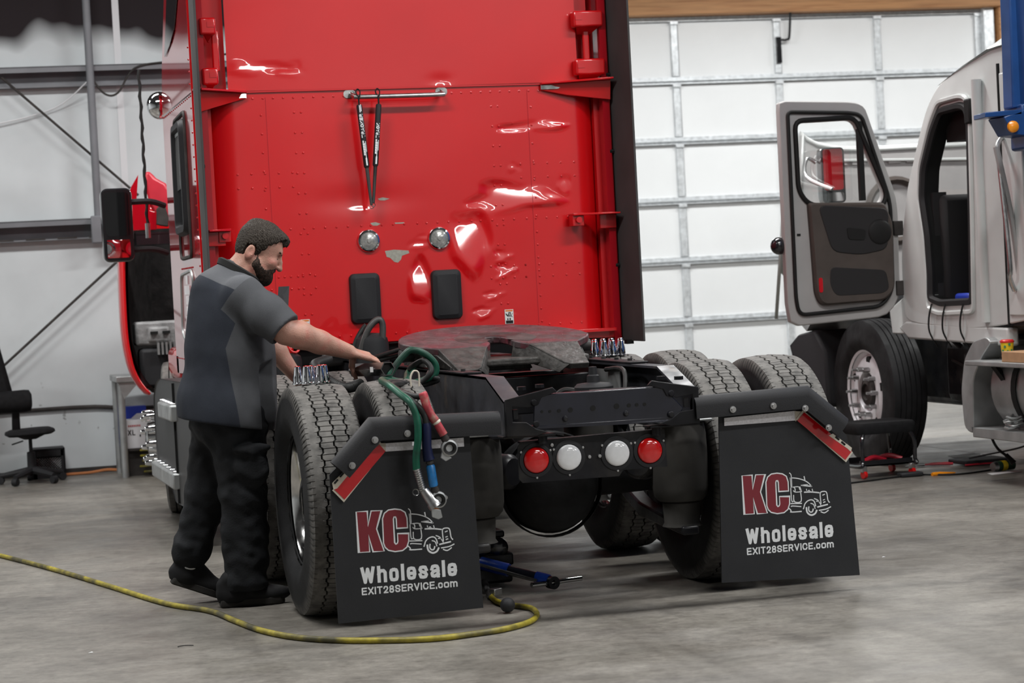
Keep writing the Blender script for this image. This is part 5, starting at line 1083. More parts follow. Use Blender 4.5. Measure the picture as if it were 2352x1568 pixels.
gladhand(g2,V((-.711,-.872,.818)),V((.35,0,-1)),'alu_dull')
zt = MB().tube(smoothpath([(-.80,-.70,1.02),(-.80,-.70,1.06),(-.785,-.70,1.085),(-.765,-.70,1.075),(-.765,-.70,1.02)],5),.004,6).build('wire_clip','cream'); tag(zt,'cream wire clip looped round the trailer cables','clip')
for i,(dx,dz) in enumerate(((0,0),(.03,-.02))):
    cb = cable(MB(),[(-.5,1.6,1.07+dz),(-.40+dx,1.3,1.12+dz),(-.30+dx,1.2,1.15+dz),(-.22,1.15,1.13+dz),(-.20,1.2,1.09+dz),(-.3,1.3,1.08+dz)],.012).build('air_line','black_hose')
    tag(cb,('upper' if i == 0 else 'lower')+' black air line looped beside the fifth wheel','air line','air lines beside the fifth wheel')
# ------------------------------------------------------------------ spring hose holders hung on the grab rail
def tracker(ax_,az,bx,bz,lab,dim):
    t = thing('hose_tender',lab,'hose tender',(ax_,PY-.085,bz),'hose tenders on the grab rail')
    y = PY-.10; A = V((ax_,y,az)); E_ = V((bx,y,bz)); d = (E_-A).normalized(); L_ = (E_-A).length; s = V((d.z,0,-d.x))
    if s.x < 0: s = -s
    MB().tube([A+V((0,.0,.05)),A],.005,8).tube(smoothpath([A+V((-.008,0,.05)),A+V((-.012,.015,.075)),A+V((0,.02,.09)),A+V((.012,.015,.075)),A+V((.006,0,.045))],4),.004,6).build('hook','ink',t)
    MB().tube([A,A+d*.008,A+d*(L_*.63-.008),A+d*L_*.63],[.012,.0165,.0165,.013],14).build('foam_grip','black_plastic',t)
    MB().tube([A+d*L_*.63,E_],[.011,.008],10).build('rod','worn_steel' if dim else 'rubber_fairing',t)
    MB().lathe([(.011+.002*math.cos(i),.002*math.sin(i)) for i in (0,1.5,3,4.5)],E_+d*.012,(0,1,0),16,closed=True).build('ring','steel',t)
    mb = MB(); R_ = .0168
    def place(m,q,sw):   # lettering wraps on the grip, reading upwards
        P = [V((a,0,b)) for a,b in q]
        for i in range(len(P)-1):
            e = (P[i+1]-P[i]).normalized(); nn = V((-e.z,0,e.x))*sw/2
            pts = []
            for c in (P[i]+nn,P[i+1]+nn,P[i+1]-nn,P[i]-nn):
                u,v = c.x,c.z; an_ = v/R_; pts.append(A+d*(L_*.63-u)+s*math.sin(an_)*-R_*1.03+V((0,-1,0))*math.cos(an_)*R_*1.03)
            m.poly(pts)
    x0 = .17 if not dim else .16
    strokes(mb,'TRACKER' if not dim else 'TRACK',x0,x0+(.135 if not dim else .085),-.010,.011,.0055,0,gap=.002,place=place)
    for k,(u0,u1,v0,v1) in enumerate(((.07,.155,.002,.010),(.05,.14,-.003,.001),(.09,.15,-.009,-.005),(.012,.055,-.005,.004),(.315,.355,.0,.005),(.32,.36,-.007,-.002))):
        if dim and k > 3: continue
        for j in range(6):
            a0 = u0+(u1-u0)*j/6; place(mb,[(a0,(v0+v1)/2),(a0+(u1-u0)/6.6,(v0+v1)/2)],v1-v0)
    mb.build('lettering','print_white',t,smooth=0,weld=False)
tracker(-.302,2.485,-.262,1.915,'black hose tender with bold white TRACKER lettering, left one on the rail',False)
tracker(-.188,2.485,-.250,1.925,'black hose tender with worn lettering, right one on the rail',True)
# ------------------------------------------------------------------ axle jack under the left side
jk = thing('axle_jack','black axle jack with blue handle under the left axle','jack',(-.25,.2,0))
jb = MB()
jb.b2((-.52,.28,.02),(-.14,.62,.10)); jb.build('base','black_frame',jk,bevel=.015)
for x in (-.40,-.30,-.20): MB().lathe([(0,-.01),(.035,-.01),(.048,0),(.05,.01),(.05,.22),(.04,.24),(0,.24)],(x,.30,.185),(0,1,0),24).build('cylinder','black_gloss',jk)
MB().lathe([(.028,-.002),(.034,-.006),(.036,.002)],(-.40,.285,.18),(0,1,0),20,closed=True).build('ring','steel',jk)
MB().b2((-.46,.32,.23),(-.16,.55,.265)).prism([(-.32,.34,.265),(-.20,.34,.265),(-.215,.34,.325),(-.29,.34,.325)],(0,.14,0)).build('saddle','black_frame',jk,bevel=.01)
MB().b2((-.47,.29,.10),(-.13,.6,.16)).build('side_frame','black_frame',jk,bevel=.01)
hA,hB = V((-.30,.28,.125)),V((-.03,.06,.045))
MB().tube([hA,hA.lerp(hB,.35)],.030,10).tube([hA.lerp(hB,.35),hA.lerp(hB,.9)],.024,10).build('handle_arm','navy_paint',jk)
MB().tube([hA.lerp(hB,.02),hA.lerp(hB,.42)],.032,10).build('handle_collar','jack_blue',jk); MB().tube([hA.lerp(hB,.82),hB],.029,10).build('handle_collar','jack_blue',jk)
MB().tube([hA+V((-.05,-.01,.01)),hA.lerp(hB,.9)+V((-.03,-.02,-.005))],.008,8).build('air_pipe','steel',jk)
MB().tube([V((-.125,.02,.036)),V((.135,.085,.036))],.0125,12).build('tee_handle','chrome',jk)
MB().lathe([(.014,-.02),(.03,-.02),(.03,.02),(.014,.02)],hB+V((.01,-.02,-.008)),(.3,-1,0),20,closed=True).build('handle_boss','black_frame',jk)
# ------------------------------------------------------------------ yellow air hose on the floor
yh = thing('floor_air_hose','yellow air hose with black ball snaking across the floor','air hose',(-1,-.9,0))
hp2 = [(-2.55,3.654,0.013),(-2.412,3.241,0.013),(-2.162,2.383,0.013),(-1.932,1.475,0.013),(-1.734,0.672,0.013),(-1.575,0.307,0.013),(-1.508,-0.065,0.013),(-1.443,-0.4,0.013),(-1.338,-0.669,0.013),(-1.189,-0.85,0.013),(-0.997,-0.973,0.013),(-0.83,-1.033,0.013),(-0.66,-1.01,0.013),(-0.52,-0.966,0.013),(-0.385,-0.852,0.013),(-0.305,-0.693,0.013),(-0.274,-0.507,0.013),(-0.307,-0.398,0.013),(-0.342,-0.345,0.013),(-0.354,-0.204,0.013),(-0.339,-0.033,0.013)]
MB().tube(smoothpath([(p[0],p[1],.013) for p in hp2],6),.0125,10).build('hose','yellow_hose',yh)
bc = (-0.379,-0.493,0.036)
MB().ball((bc[0],bc[1],.036),.033,18,12).build('ball_stop','black_plastic',yh)
c1 = (-0.351,-0.079,0.02); c2 = (-0.283,0.275,0.03)
MB().tube([(c1[0],c1[1],.015),(c2[0],c2[1],.03)],[.012,.016],10).build('coupler','worn_steel',yh)
c3 = (-0.311,-0.03,0.03); MB().box((c3[0],c3[1],.03),(.05,.04,.03),MX.Rotation(.5,3,'Z')).build('coupler_lever','steel',yh,bevel=.004)
MB().tube(smoothpath([(c2[0],c2[1],.03),(c2[0]-.05,c2[1]+.12,.05),(-.42,.25,.10)],5),.011,8).build('lead_hose','black_hose',yh)
# ------------------------------------------------------------------ rolling work seat and tools by the white truck
cs = thing('creeper_seat','black padded rolling work seat beside the white truck wheel','work seat',(3.4,3.75,0))
MB().loft([[(3.37+a*k,3.78+b*k,z) for a,b in rrect(.44,.36,.05)] for k,z in ((.96,.295),(1,.31),(1,.355),(.95,.37))]).build('seat_pad','black_cloth',cs)
for s in (-1,1):
    MB().tube(smoothpath([(3.37+s*.17,3.62,.295),(3.37+s*.19,3.60,.24),(3.37+s*.19,3.60,.12),(3.37+s*.20,3.62,.085),(3.37+s*.20,3.95,.085),(3.37+s*.19,3.97,.13),(3.37+s*.17,3.95,.295)],5),.014,8).build('frame_tube','black_gloss',cs)
MB().b2((3.18,3.64,.08),(3.56,3.94,.09)).b2((3.18,3.64,.08),(3.56,3.65,.12)).b2((3.18,3.93,.08),(3.56,3.94,.12)).build('tool_tray','black_gloss',cs)
for x in (3.20,3.55):
    for y in (3.63,3.94):
        w_ = MB(); w_.lathe([(0,-.012),(.026,-.012),(.028,-.006),(.028,.006),(.026,.012),(0,.012)],(x,y,.029),(1,.2,0),16); cst = w_.build('caster','red_lamp',cs)
        MB().b2((x-.018,y-.016,.045),(x+.018,y+.016,.085)).build('caster_fork','steel',cst,bevel=.004)
for i,(x,y,a,l,lab) in enumerate(((3.33,3.75,.3,.2,'red handled pliers lying in the work seat tray'),(3.46,3.80,-.4,.18,'red ratchet strap handle lying in the work seat tray, right side'))):
    q = V((math.cos(a),math.sin(a),0)); o = MB().tube(smoothpath([V((x,y,.105))-q*l/2,V((x,y,.13)),V((x,y,.105))+q*l/2],5),.016,8).build('hand_tool','red_tool'); tag(o,lab,'tool','red tools at the work seat')
pz = thing('pliers','red handled pliers on the floor between work seat and tablet','pliers',(3.95,4.1,0))
for s in (-1,1): MB().tube(smoothpath([(3.88,4.12,.012),(3.95,4.10+s*.012,.014),(4.06,4.07+s*.025,.012)],4),[.006]*3+[.009]*6,8).build('handle','red_tool',pz)
MB().tube([(3.88,4.12,.012),(3.74,4.14,.010)],[.010,.004],8).build('jaw','steel',pz)
o = MB().tube([(3.62,3.48,.010),(3.68,3.49,.010),(3.80,3.50,.008)],[.014,.014,.004],8).build('screwdriver',['amber']); tag(o,'orange handled screwdriver on the floor in front of the work seat','screwdriver')
o = MB().b2((3.42,3.52,0),(3.58,3.60,.03)).build('power_adapter','black_plastic',bevel=.01); tag(o,'black plug adapter on the cord in front of the work seat','adapter')
o = MB().tube(smoothpath([(2.6,3.35,.006),(3.0,3.42,.006),(3.42,3.55,.008)],6)+smoothpath([(3.58,3.56,.008),(3.75,3.42,.006),(4.0,3.48,.006),(4.12,3.56,.006)],6),.006,6).build('power_lead','ink'); tag(o,'black power cord lying across the floor to the tablet','cord')
tb = thing('diagnostic_tablet','black tablet with red edge lying on the floor near the can','tablet',(4.2,3.95,0))
MB().b2((4.06,3.86,.012),(4.40,4.12,.04)).build('case','black_plastic',tb,bevel=.008); MB().b2((4.058,3.855,.008),(4.402,3.87,.02)).build('edge_strip','red_tool',tb,bevel=.004)
sc = thing('spray_can','green can with yellow band lying on white paper','can',(4.1,3.45,0))
MB().cyl((4.06,3.42,.036),(4.20,3.46,.036),.034,n=20).build('can_body','green_can',sc); MB().cyl((4.095,3.43,.036),(4.135,3.441,.036),.0347,n=20).build('can_band','yellow_cup',sc); MB().cyl((4.03,3.411,.036),(4.06,3.42,.036),.028,.033,n=20).build('can_shoulder','steel',sc)
o = MB().prism([(3.93,3.24,.0012),(4.18,3.30,.0012),(4.20,3.38,.0012),(3.96,3.36,.0012)],(0,0,.0012)).build('paper_sheet','paper'); tag(o,'white paper sheet under the green can','paper')
o = MB().prism([(4.3,4.5,.0012),(4.55,4.55,.0012),(4.6,4.75,.0012),(4.35,4.7,.0012)],(0,0,.0012)).build('paper_sheet','paper'); tag(o,'white paper sheet on the floor behind the tablet','paper')
pc = thing('charger_cable','black cable with plug hanging from the white truck tank','cable',(3.9,3.1,.1))
MB().tube(smoothpath([(3.86,3.05,.36),(3.84,3.05,.28),(3.86,3.02,.20),(3.90,2.98,.15)],6),.009,8).build('cord','ink',pc); MB().tube([(3.90,2.98,.155),(3.935,2.945,.10)],[.014,.02],8).build('plug','ink',pc)
o = MB().tube(smoothpath([(4.03,2.8,.30),(4.05,3.0,.2),(4.08,3.6,.10),(4.14,3.95,.05)],6),.006,6).build('tablet_cord','ink'); tag(o,'thin black cord running from the steps down to the tablet','cord')
cp = thing('paper_cup','yellow paper cup with red lid on the truck step','cup',(3.67,2.47,.785))
MB().lathe([(0,0),(.030,0),(.041,.115),(0,.115)],(3.67,2.47,.787),(0,0,1),24).build('cup_body','yellow_cup',cp)
MB().lathe([(0,.018),(.036,.018),(.040,.012),(.044,.010),(.044,0),(0,0)],(3.67,2.47,.899),(0,0,1),24).build('lid','cup_red',cp)
for k,(a,z,r) in enumerate(((-2.4,.875,.011),(-1.75,.888,.012),(-2.0,.845,.011),(-1.4,.852,.010),(-2.75,.85,.011))):
    rr = .0355+(z-.80)*.09; c = V((3.67+rr*math.cos(a),2.47+rr*math.sin(a),z)); nn = V((math.cos(a),math.sin(a),0)); tt = V((-nn.y,nn.x,0))
    MB().poly([c+nn*.0015+(tt*math.cos(i*math.pi/5)+V((0,0,1))*math.sin(i*math.pi/5))*(r if i%2 else r*.5) for i in range(10)]).build('leaf_print','cup_green',cp,smooth=0)
a = -2.35; c = V((3.67+.0385*math.cos(a),2.47+.0385*math.sin(a),.838)); nn = V((math.cos(a),math.sin(a),0)); MB().lathe([(0,.0022),(.011,.0012)],c,nn,14).build('round_print','sticker',cp)
o = MB().b2((3.58,2.02,.786),(3.78,2.38,.85)).build('cardboard_box','cardboard',bevel=.004); tag(o,'brown cardboard box on the truck step next to the yellow cup','box')
o = MB().tube([(3.70+(.035+.02*math.sin(k*.37))*math.cos(k*.61),2.48+(.035+.02*math.sin(k*.53))*math.sin(k*.55),.362+.0013*k+.006*math.sin(k*1.7)) for k in range(64)],.008,6).build('rope_coil','alu_dull'); tag(o,'grey coil of rope on the lower step of the truck','rope')
# ------------------------------------------------------------------ left background: chair, crate, stand, boxes
ch = thing('office_chair','black office chair with armless seat and tall back by the white wall','chair',(-2.0,8.4,0))
cx_,cy_ = -1.99,8.38
for k in range(5):
    a = 2*math.pi*k/5+.35; e_ = V((cx_+.26*math.cos(a),cy_+.26*math.sin(a),.07))
    lg = MB().tube([(cx_,cy_,.11),e_],[.032,.02],8).build('base_leg','black_plastic',ch)
    MB().lathe([(0,-.022),(.03,-.022),(.033,0),(.03,.022),(0,.022)],(e_.x,e_.y,.034),(math.sin(a),-math.cos(a),0),14).build('caster','black_plastic',lg)
MB().lathe([(0,.42),(.015,.42),(.015,.26),(.034,.255),(.036,.10),(0,.10)],(cx_,cy_,-.0),(0,0,1),14).build('gas_column','black_plastic',ch)
MB().lathe([(0,.0),(.05,.0),(.12,.03),(0,.04)],(cx_,cy_,.36),(0,0,1),16).build('seat_plate','ink',ch)
MB().loft([[(cx_+a*k,cy_+b*k,z+.03*(a)) for a,b in rrect(.40,.44,.14,6)] for k,z in ((.85,.395),(1,.412),(.98,.43),(.8,.445))]).build('seat','black_cloth',ch,smooth=60)
MB().prism([(-2.13,8.44,.38),(-2.06,8.44,.38),(-2.06,8.44,.62),(-2.12,8.44,.62)],(0,.05,0)).build('back_support','black_plastic',ch,bevel=.01)
MB().tube([(-2.32,8.36,.67),(-2.30,8.36,.67),(-2.02,8.36,.675),(-1.975,8.36,.678),(-1.96,8.36,.678)],[.06,.085,.092,.085,.05],20).build('lumbar_cushion','black_cloth',ch)
MB().prism([(-2.55,8.40,1.35),(-2.22,8.40,1.28),(-2.10,8.40,.72),(-2.50,8.40,.72)],(0,.10,0)).build('backrest','black_cloth',ch,bevel=.04,seg=3)
MB().tube([(-2.05,8.36,.35),(-2.14,8.3,.33)],.006,6).build('lever','ink',ch)
cr_ = thing('milk_crate','black plastic crate with mesh window behind the office chair','crate',(-1.84,8.6,0))
for s,(x0,x1,y0,y1) in enumerate(((-1.98,-1.70,8.72,8.735),(-1.98,-1.70,8.985,9.0),(-1.98,-1.965,8.72,9.0),(-1.715,-1.70,8.72,9.0))):
    if s == 0:
        mb = MB(); mb.b2((x0,y0,.0),(x1,y1,.045)); mb.b2((x0,y0,.185),(x1,y1,.245)); mb.b2((x0,y0,0),(x0+.045,y1,.245)); mb.b2((x1-.035,y0,0),(x1,y1,.245)); mb.build('front_wall','black_plastic',cr_)
    else: MB().b2((x0,y0,0),(x1,y1,.245)).build('wall','black_plastic',cr_)
mb = MB()
for k in range(-4,12):
    for s in (-1,1):
        xa = -1.935+k*.02; p,q = V((xa,8.728,.045)),V((xa+s*.14,8.728,.185))
        lo_,hi_ = -1.935,-1.735
        if s > 0: t0 = max(0,(lo_-p.x)/(q.x-p.x)); t1 = min(1,(hi_-p.x)/(q.x-p.x))
        else: t0 = max(0,(hi_-p.x)/(q.x-p.x)); t1 = min(1,(lo_-p.x)/(q.x-p.x))
        if t1 > t0+.05: mb.tube([p.lerp(q,t0),p.lerp(q,t1)],.003,4)
mb.build('mesh_window','black_plastic',cr_,weld=False,kind='stuff')
MB().b2((-1.965,8.75,.02),(-1.715,8.98,.17)).build('crate_contents','box_white',cr_)
MB().b2((-1.98,8.72,.235),(-1.70,9.0,.25)).build('lid','black_plastic',cr_)
ws = thing('work_stand','grey steel work stand behind the tilted red hood','stand',(-1.1,8.3,0))
for x,y in ((-1.25,8.25),(-.75,8.25),(-.75,8.75),(-1.25,8.78)): MB().tube([(x,y,.0),(x+.0,y,.80)],.030,10).build('leg','alu_dull',ws)
MB().b2((-1.29,8.2,.78),(-.7,8.82,.83)).build('top_frame','alu_dull',ws,bevel=.006)
MB().prism([(-1.27,8.22,.78),(-1.10,8.22,.78),(-1.23,8.22,.64)],(0,.04,0)).build('gusset','alu_dull',ws)
MB().b2((-1.22,8.35,.0),(-.8,8.7,.21)).b2((-1.22,8.3,.21),(-.78,8.75,.225)).build('shelf','rust_dark',ws)
bx = thing('carton','white carton marked XL on the stand shelf','carton',(-1.1,8.4,.225))
MB().b2((-1.215,8.36,.226),(-1.04,8.6,.46)).build('box_body','box_white',bx,bevel=.003)
mb = MB(); strokes(mb,'XL',-1.205,-1.145,.335,.38,.007,8.357,gap=.008); mb.build('lettering','ink',bx,smooth=0,weld=False)
mb = MB()
for k in range(7): mb.poly([(-1.20+k*.015,8.357,.405),(-1.19+k*.015,8.357,.405),(-1.19+k*.015,8.357,.42),(-1.20+k*.015,8.357,.42)])
mb.build('red_print','red_grip',bx,smooth=0,weld=False)
mb = MB().poly([(-1.11,8.357,.32),(-1.10,8.357,.32),(-1.10,8.357,.338),(-1.11,8.357,.338)]); mb.build('small_print','ink',bx,smooth=0)
bx = thing('carton','blue and white carton behind the white XL carton','carton',(-1.1,8.65,.225))
MB().b2((-1.20,8.62,.226),(-1.02,8.75,.56)).build('box_body','box_blue',bx,bevel=.003)
MB().prism([(-1.15,8.615,.46),(-1.10,8.615,.50),(-1.02,8.615,.50),(-1.02,8.615,.23),(-1.15,8.615,.23)],(0,.003,0)).build('white_print','box_white',bx)
o = MB().b2((-1.14,8.25,.84),(-.9,8.6,.98)).build('stand_box','box_white',bevel=.01); tag(o,'white box standing on top of the grey work stand','box')
gm = MB()
for j in range(3):
    for k in range(26): pass
pts = [(-.98+.13*math.cos(k*.5+.2)+.02*math.sin(k*1.3),8.20+.10*math.sin(k*.5),.02+.0035*k) for k in range(60)]
o = MB().tube(pts,.009,6).build('cord_coil','yellow_hose'); tag(o,'tangled yellow extension cord on the floor under the work stand','cord')
o = MB().tube(smoothpath([(-1.75,8.88,.012),(-1.5,8.86,.015),(-1.35,8.84,.03),(-1.2,8.8,.015),(-1.05,8.6,.012)],6),.012,6).build('extension_lead','copper'); tag(o,'orange cord lying along the foot of the white wall','cord')
# small debris on the floor
for i,(p,l) in enumerate((((-2.174,-0.493,0),'small white speck of paper on the floor near the lower left'),((1.675,0.111,0),'small white paper scrap on the floor right of the mud flap'))):
    o = MB().prism([(p[0],p[1],.0006),(p[0]+.02,p[1]+.006,.0006),(p[0]+.016,p[1]+.022,.0006)],(0,0,.002)).build('paper_scrap','paper'); tag(o,l,'scrap')
p = (-1.785,-0.562,0); o = MB().tube(smoothpath([(p[0]-.03,p[1],.003),(p[0],p[1]+.012,.004),(p[0]+.035,p[1],.003)],4),.002,5).build('wire_scrap','ink'); tag(o,'thin dark wire scrap on the floor in front of the yellow hose','scrap')

# ------------------------------------------------------------------ mechanic
class SDF:
    def __init__(s, lo, hi, h):
        s.lo = np.array(lo,float); s.h = h; s.n = np.ceil((np.array(hi)-s.lo)/h).astype(int)+1
        s.d = np.full(s.n, 1.0, np.float32)
    def sl(s, a, b):
        i0 = np.clip(np.floor((np.array(a)-s.lo)/s.h).astype(int),0,s.n-1); i1 = np.clip(np.ceil((np.array(b)-s.lo)/s.h).astype(int)+1,1,s.n)
        if (i1 <= i0).any(): return None,None
        g = [s.lo[k]+s.h*np.arange(i0[k],i1[k]) for k in range(3)]
        return tuple(slice(i0[k],i1[k]) for k in range(3)), (g[0][:,None,None],g[1][None,:,None],g[2][None,None,:])
    def put(s, sl, v, k, sub=False):
        a = s.d[sl]; v = v.astype(np.float32)
        if sub: v = -v; h = np.clip(.5-.5*(a-v)/k,0,1); s.d[sl] = a*(1-h)+v*h + k*h*(1-h); return
        h = np.clip(.5+.5*(a-v)/k,0,1); s.d[sl] = a*(1-h)+v*h - k*h*(1-h)
    def cone(s, a, b, ra, rb, k=.015, sub=False, sq=None):   # tapered capsule
        a = np.array(a,float); b = np.array(b,float); m = max(ra,rb)+k*2+.03
        sl,g = s.sl(np.minimum(a,b)-m,np.maximum(a,b)+m)
        if sl is None: return s
        ba = b-a; l2 = ba@ba
        t = np.clip(((g[0]-a[0])*ba[0]+(g[1]-a[1])*ba[1]+(g[2]-a[2])*ba[2])/l2,0,1)
        dx = g[0]-a[0]-t*ba[0]; dy = g[1]-a[1]-t*ba[1]; dz = g[2]-a[2]-t*ba[2]
        if sq is not None: dy = dy/sq
        s.put(sl,np.sqrt(dx*dx+dy*dy+dz*dz)-(ra+(rb-ra)*t),k,sub); return s
    def chain(s, pts, rs, k=.015, sq=None):
        for i in range(len(pts)-1): s.cone(pts[i],pts[i+1],rs[i],rs[i+1],k,sq=sq)
        return s
    def ell(s, c, r, ax=None, k=.02, sub=False):   # ellipsoid, ax = three axis vectors
        c = np.array(c,float); r = np.array(r,float); m = r.max()+k*2+.02
        sl,g = s.sl(c-m,c+m)
        if sl is None: return s
        d = [g[0]-c[0],g[1]-c[1],g[2]-c[2]]; ax = np.eye(3) if ax is None else np.array(ax,float)
        q = [(d[0]*e[0]+d[1]*e[1]+d[2]*e[2]) for e in ax]
        k0 = np.sqrt((q[0]/r[0])**2+(q[1]/r[1])**2+(q[2]/r[2])**2); k1 = np.sqrt((q[0]/r[0]**2)**2+(q[1]/r[1]**2)**2+(q[2]/r[2]**2)**2)+1e-9
        s.put(sl,k0*(k0-1)/k1,k,sub); return s
    def disp(s, fn):
        g = [s.lo[k]+s.h*np.arange(s.n[k]) for k in range(3)]
        s.d = (s.d+fn(g[0][:,None,None],g[1][None,:,None],g[2][None,None,:])).astype(np.float32); return s
    def half(s, fn):   # keep where fn <= 0
        g = [s.lo[k]+s.h*np.arange(s.n[k]) for k in range(3)]
        s.d = np.maximum(s.d, fn(g[0][:,None,None],g[1][None,:,None],g[2][None,None,:]).astype(np.float32)); return s
    def mesh(s):
        d = s.d; S = d < 0; n = s.n
        c = np.zeros(n-1,np.int8)
        for i in (0,1):
            for j in (0,1):
                for k in (0,1): c += S[i:n[0]-1+i,j:n[1]-1+j,k:n[2]-1+k]
        act = (c > 0)&(c < 8); I = np.argwhere(act); idx = np.full(n-1,-1,np.int32); idx[act] = np.arange(len(I))
        acc = np.zeros((len(I),3)); cnt = np.zeros(len(I))
        cor = {(i,j,k): d[I[:,0]+i,I[:,1]+j,I[:,2]+k] for i in (0,1) for j in (0,1) for k in (0,1)}
        for a in range(3):
            for u in (0,1):
                for v in (0,1):
                    p0 = [0,0,0]; p0[(a+1)%3] = u; p0[(a+2)%3] = v; p1 = list(p0); p1[a] = 1
                    x = cor[tuple(p0)]; y = cor[tuple(p1)]; m = (x < 0) != (y < 0)
                    t = np.where(m, x/np.where(m,x-y,1), 0)
                    pos = np.array(p0,float)[None,:].repeat(len(I),0); pos[:,a] = t
                    acc[m] += pos[m]; cnt[m] += 1
        V_ = s.lo+s.h*(I+acc/cnt[:,None]); F = []
        for a in range(3):
            b,c2 = (a+1)%3,(a+2)%3
            sh = lambda ax,o: slice(o,n[ax]-1+o)
            A = [slice(None)]*3; Bq = [slice(None)]*3; A[a] = slice(0,n[a]-1); Bq[a] = slice(1,n[a])
            x = S[tuple(A)] != S[tuple(Bq)]; E = np.argwhere(x)
            ok = (E[:,b] > 0)&(E[:,c2] > 0)&(E[:,b] < n[b]-1)&(E[:,c2] < n[c2]-1); E = E[ok]
            flip = S[tuple(E.T)]
            q = []
            for ob,oc in ((-1,-1),(0,-1),(0,0),(-1,0)):
                e = E.copy(); e[:,b] += ob; e[:,c2] += oc; q.append(idx[tuple(e.T)])
            q = np.stack(q,1); q[~flip] = q[~flip][:,::-1]; F.append(q)
        return V_, np.concatenate(F)
    def build(s, name, mat, parent=None, smooth_it=4, matfn=None, label=None):
        v,f = s.mesh(); me = bpy.data.meshes.new(name)
        me.vertices.add(len(v)); me.vertices.foreach_set('co',v.astype(np.float32).ravel())
        me.loops.add(len(f)*4); me.loops.foreach_set('vertex_index',f.astype(np.int32).ravel())
        me.polygons.add(len(f)); me.polygons.foreach_set('loop_start',np.arange(0,len(f)*4,4,dtype=np.int32)); me.polygons.foreach_set('loop_total',np.full(len(f),4,np.int32))
        me.polygons.foreach_set('use_smooth',np.ones(len(f),bool))
        if matfn is not None:
            for nm,val in matfn(v).items(): me.attributes.new(nm,'FLOAT','POINT').data.foreach_set('value',val.astype(np.float32))
        me.update(); me.validate()
        o = link(name,me,mat,parent,label=label)
        if smooth_it: m = o.modifiers.new('smooth','SMOOTH'); m.factor = .5; m.iterations = smooth_it
        return o
def vnoise(x,y,z,seed=0):   # smooth lattice noise in -1..1
    def h(i,j,k):
        n = (i*374761393+j*668265263+k*2147483647+seed*1274126177)&0xffffffff
        n = ((n^(n>>13))*1274126177)&0xffffffff; return ((n^(n>>16))&0xffff)/32767.5-1
    x,y,z = np.broadcast_arrays(x,y,z); fx,fy,fz = np.floor(x),np.floor(y),np.floor(z)
    i,j,k = fx.astype(np.int64),fy.astype(np.int64),fz.astype(np.int64); u,v,w = x-fx,y-fy,z-fz
    u,v,w = u*u*(3-2*u),v*v*(3-2*v),w*w*(3-2*w); out = 0
    for a in (0,1):
        for b in (0,1):
            for c in (0,1): out = out+h(i+a,j+b,k+c)*(u if a else 1-u)*(v if b else 1-v)*(w if c else 1-w)
    return out.astype(np.float32)
def shader_skin():
    m = mk('skin',(.44,.235,.175),.5,var=.10,vs=14,bump=.0012,bs=160,col2=(.48,.18,.14),s2=20,f2=(.5,.75)); b = m.node_tree.nodes['Principled BSDF']
    b.inputs['Subsurface Weight'].default_value = .12; b.inputs['Subsurface Radius'].default_value = (.6,.25,.15); b.inputs['Subsurface Scale'].default_value = .02
shader_skin()
mk('hair',(.028,.021,.016),.6,var=.4,vs=260,col2=(.10,.086,.072),s2=330,f2=(.50,.72),bump=.003,bs=300,aniso=(1,1,.35))
mk('beard',(.022,.014,.010),.65,var=.5,vs=140,col2=(.06,.035,.025),s2=120,f2=(.5,.7),bump=.004,bs=200,aniso=(1,1,.5))
PM = thing('person','man in grey work shirt and black trousers leaning over the left rear tyre','person',(-1.45,.55,0))
HC = np.array((-1.217,.52,1.644)); th = math.radians(28); ty = math.radians(-4)
hf = np.array((math.cos(th)*math.cos(ty),math.cos(th)*math.sin(ty),-math.sin(th))); hu = np.array((math.sin(th),0,math.cos(th))); hs = np.cross(hu,hf)   # hs points to his left
def hp_(f,s_,u): return HC+hf*f+hs*s_+hu*u
HA = (hf,hs,hu)
body = SDF((-1.80,.08,-.0),(-.62,.98,1.84),.0046)
# head
def skull(S,g=0.0):
    S.ell(hp_(-.008,0,.040),(.102+g,.077+g,.088+g),HA,.01).ell(hp_(.030,0,-.03),(.070+g,.066+g,.095+g),HA,.03).ell(hp_(.052,0,-.088),(.045+g,.048+g,.040+g),HA,.025)
    S.cone(hp_(.0,.045,-.075),hp_(.06,.02,-.108),.028+g,.024+g,.03).cone(hp_(.0,-.045,-.075),hp_(.06,-.02,-.108),.028+g,.024+g,.03); return S
skull(body)
body.cone(hp_(.084,.028,.026),hp_(.084,-.028,.026),.013,.013,.02)
for s_ in (-1,1):
    body.ell(hp_(.092,s_*.031,.002),(.012,.015,.010),HA,.012,sub=True)
    body.ell(hp_(.074,s_*.031,.000),(.0135,.0145,.0125),HA,.004)
    body.ell(hp_(.070,s_*.040,-.035),(.024,.022,.022),HA,.02)
    body.ell(hp_(-.045,s_*.080,-.032),(.022,.009,.036),HA,.004).ell(hp_(-.042,s_*.089,-.028),(.013,.006,.022),HA,.004,sub=True).ell(hp_(-.034,s_*.082,-.045),(.006,.006,.010),HA,.003)
    body.cone(hp_(.112,s_*.011,-.042),hp_(.098,s_*.016,-.040),.0085,.0075,.006)
body.cone(hp_(.090,0,.018),hp_(.110,0,-.012),.011,.0105,.012).cone(hp_(.108,0,-.012),hp_(.120,0,-.041),.010,.0135,.008)
body.cone(hp_(.094,.016,-.070),hp_(.094,-.016,-.070),.0075,.0075,.006).cone(hp_(.092,.014,-.083),hp_(.092,-.014,-.083),.0085,.0085,.006)
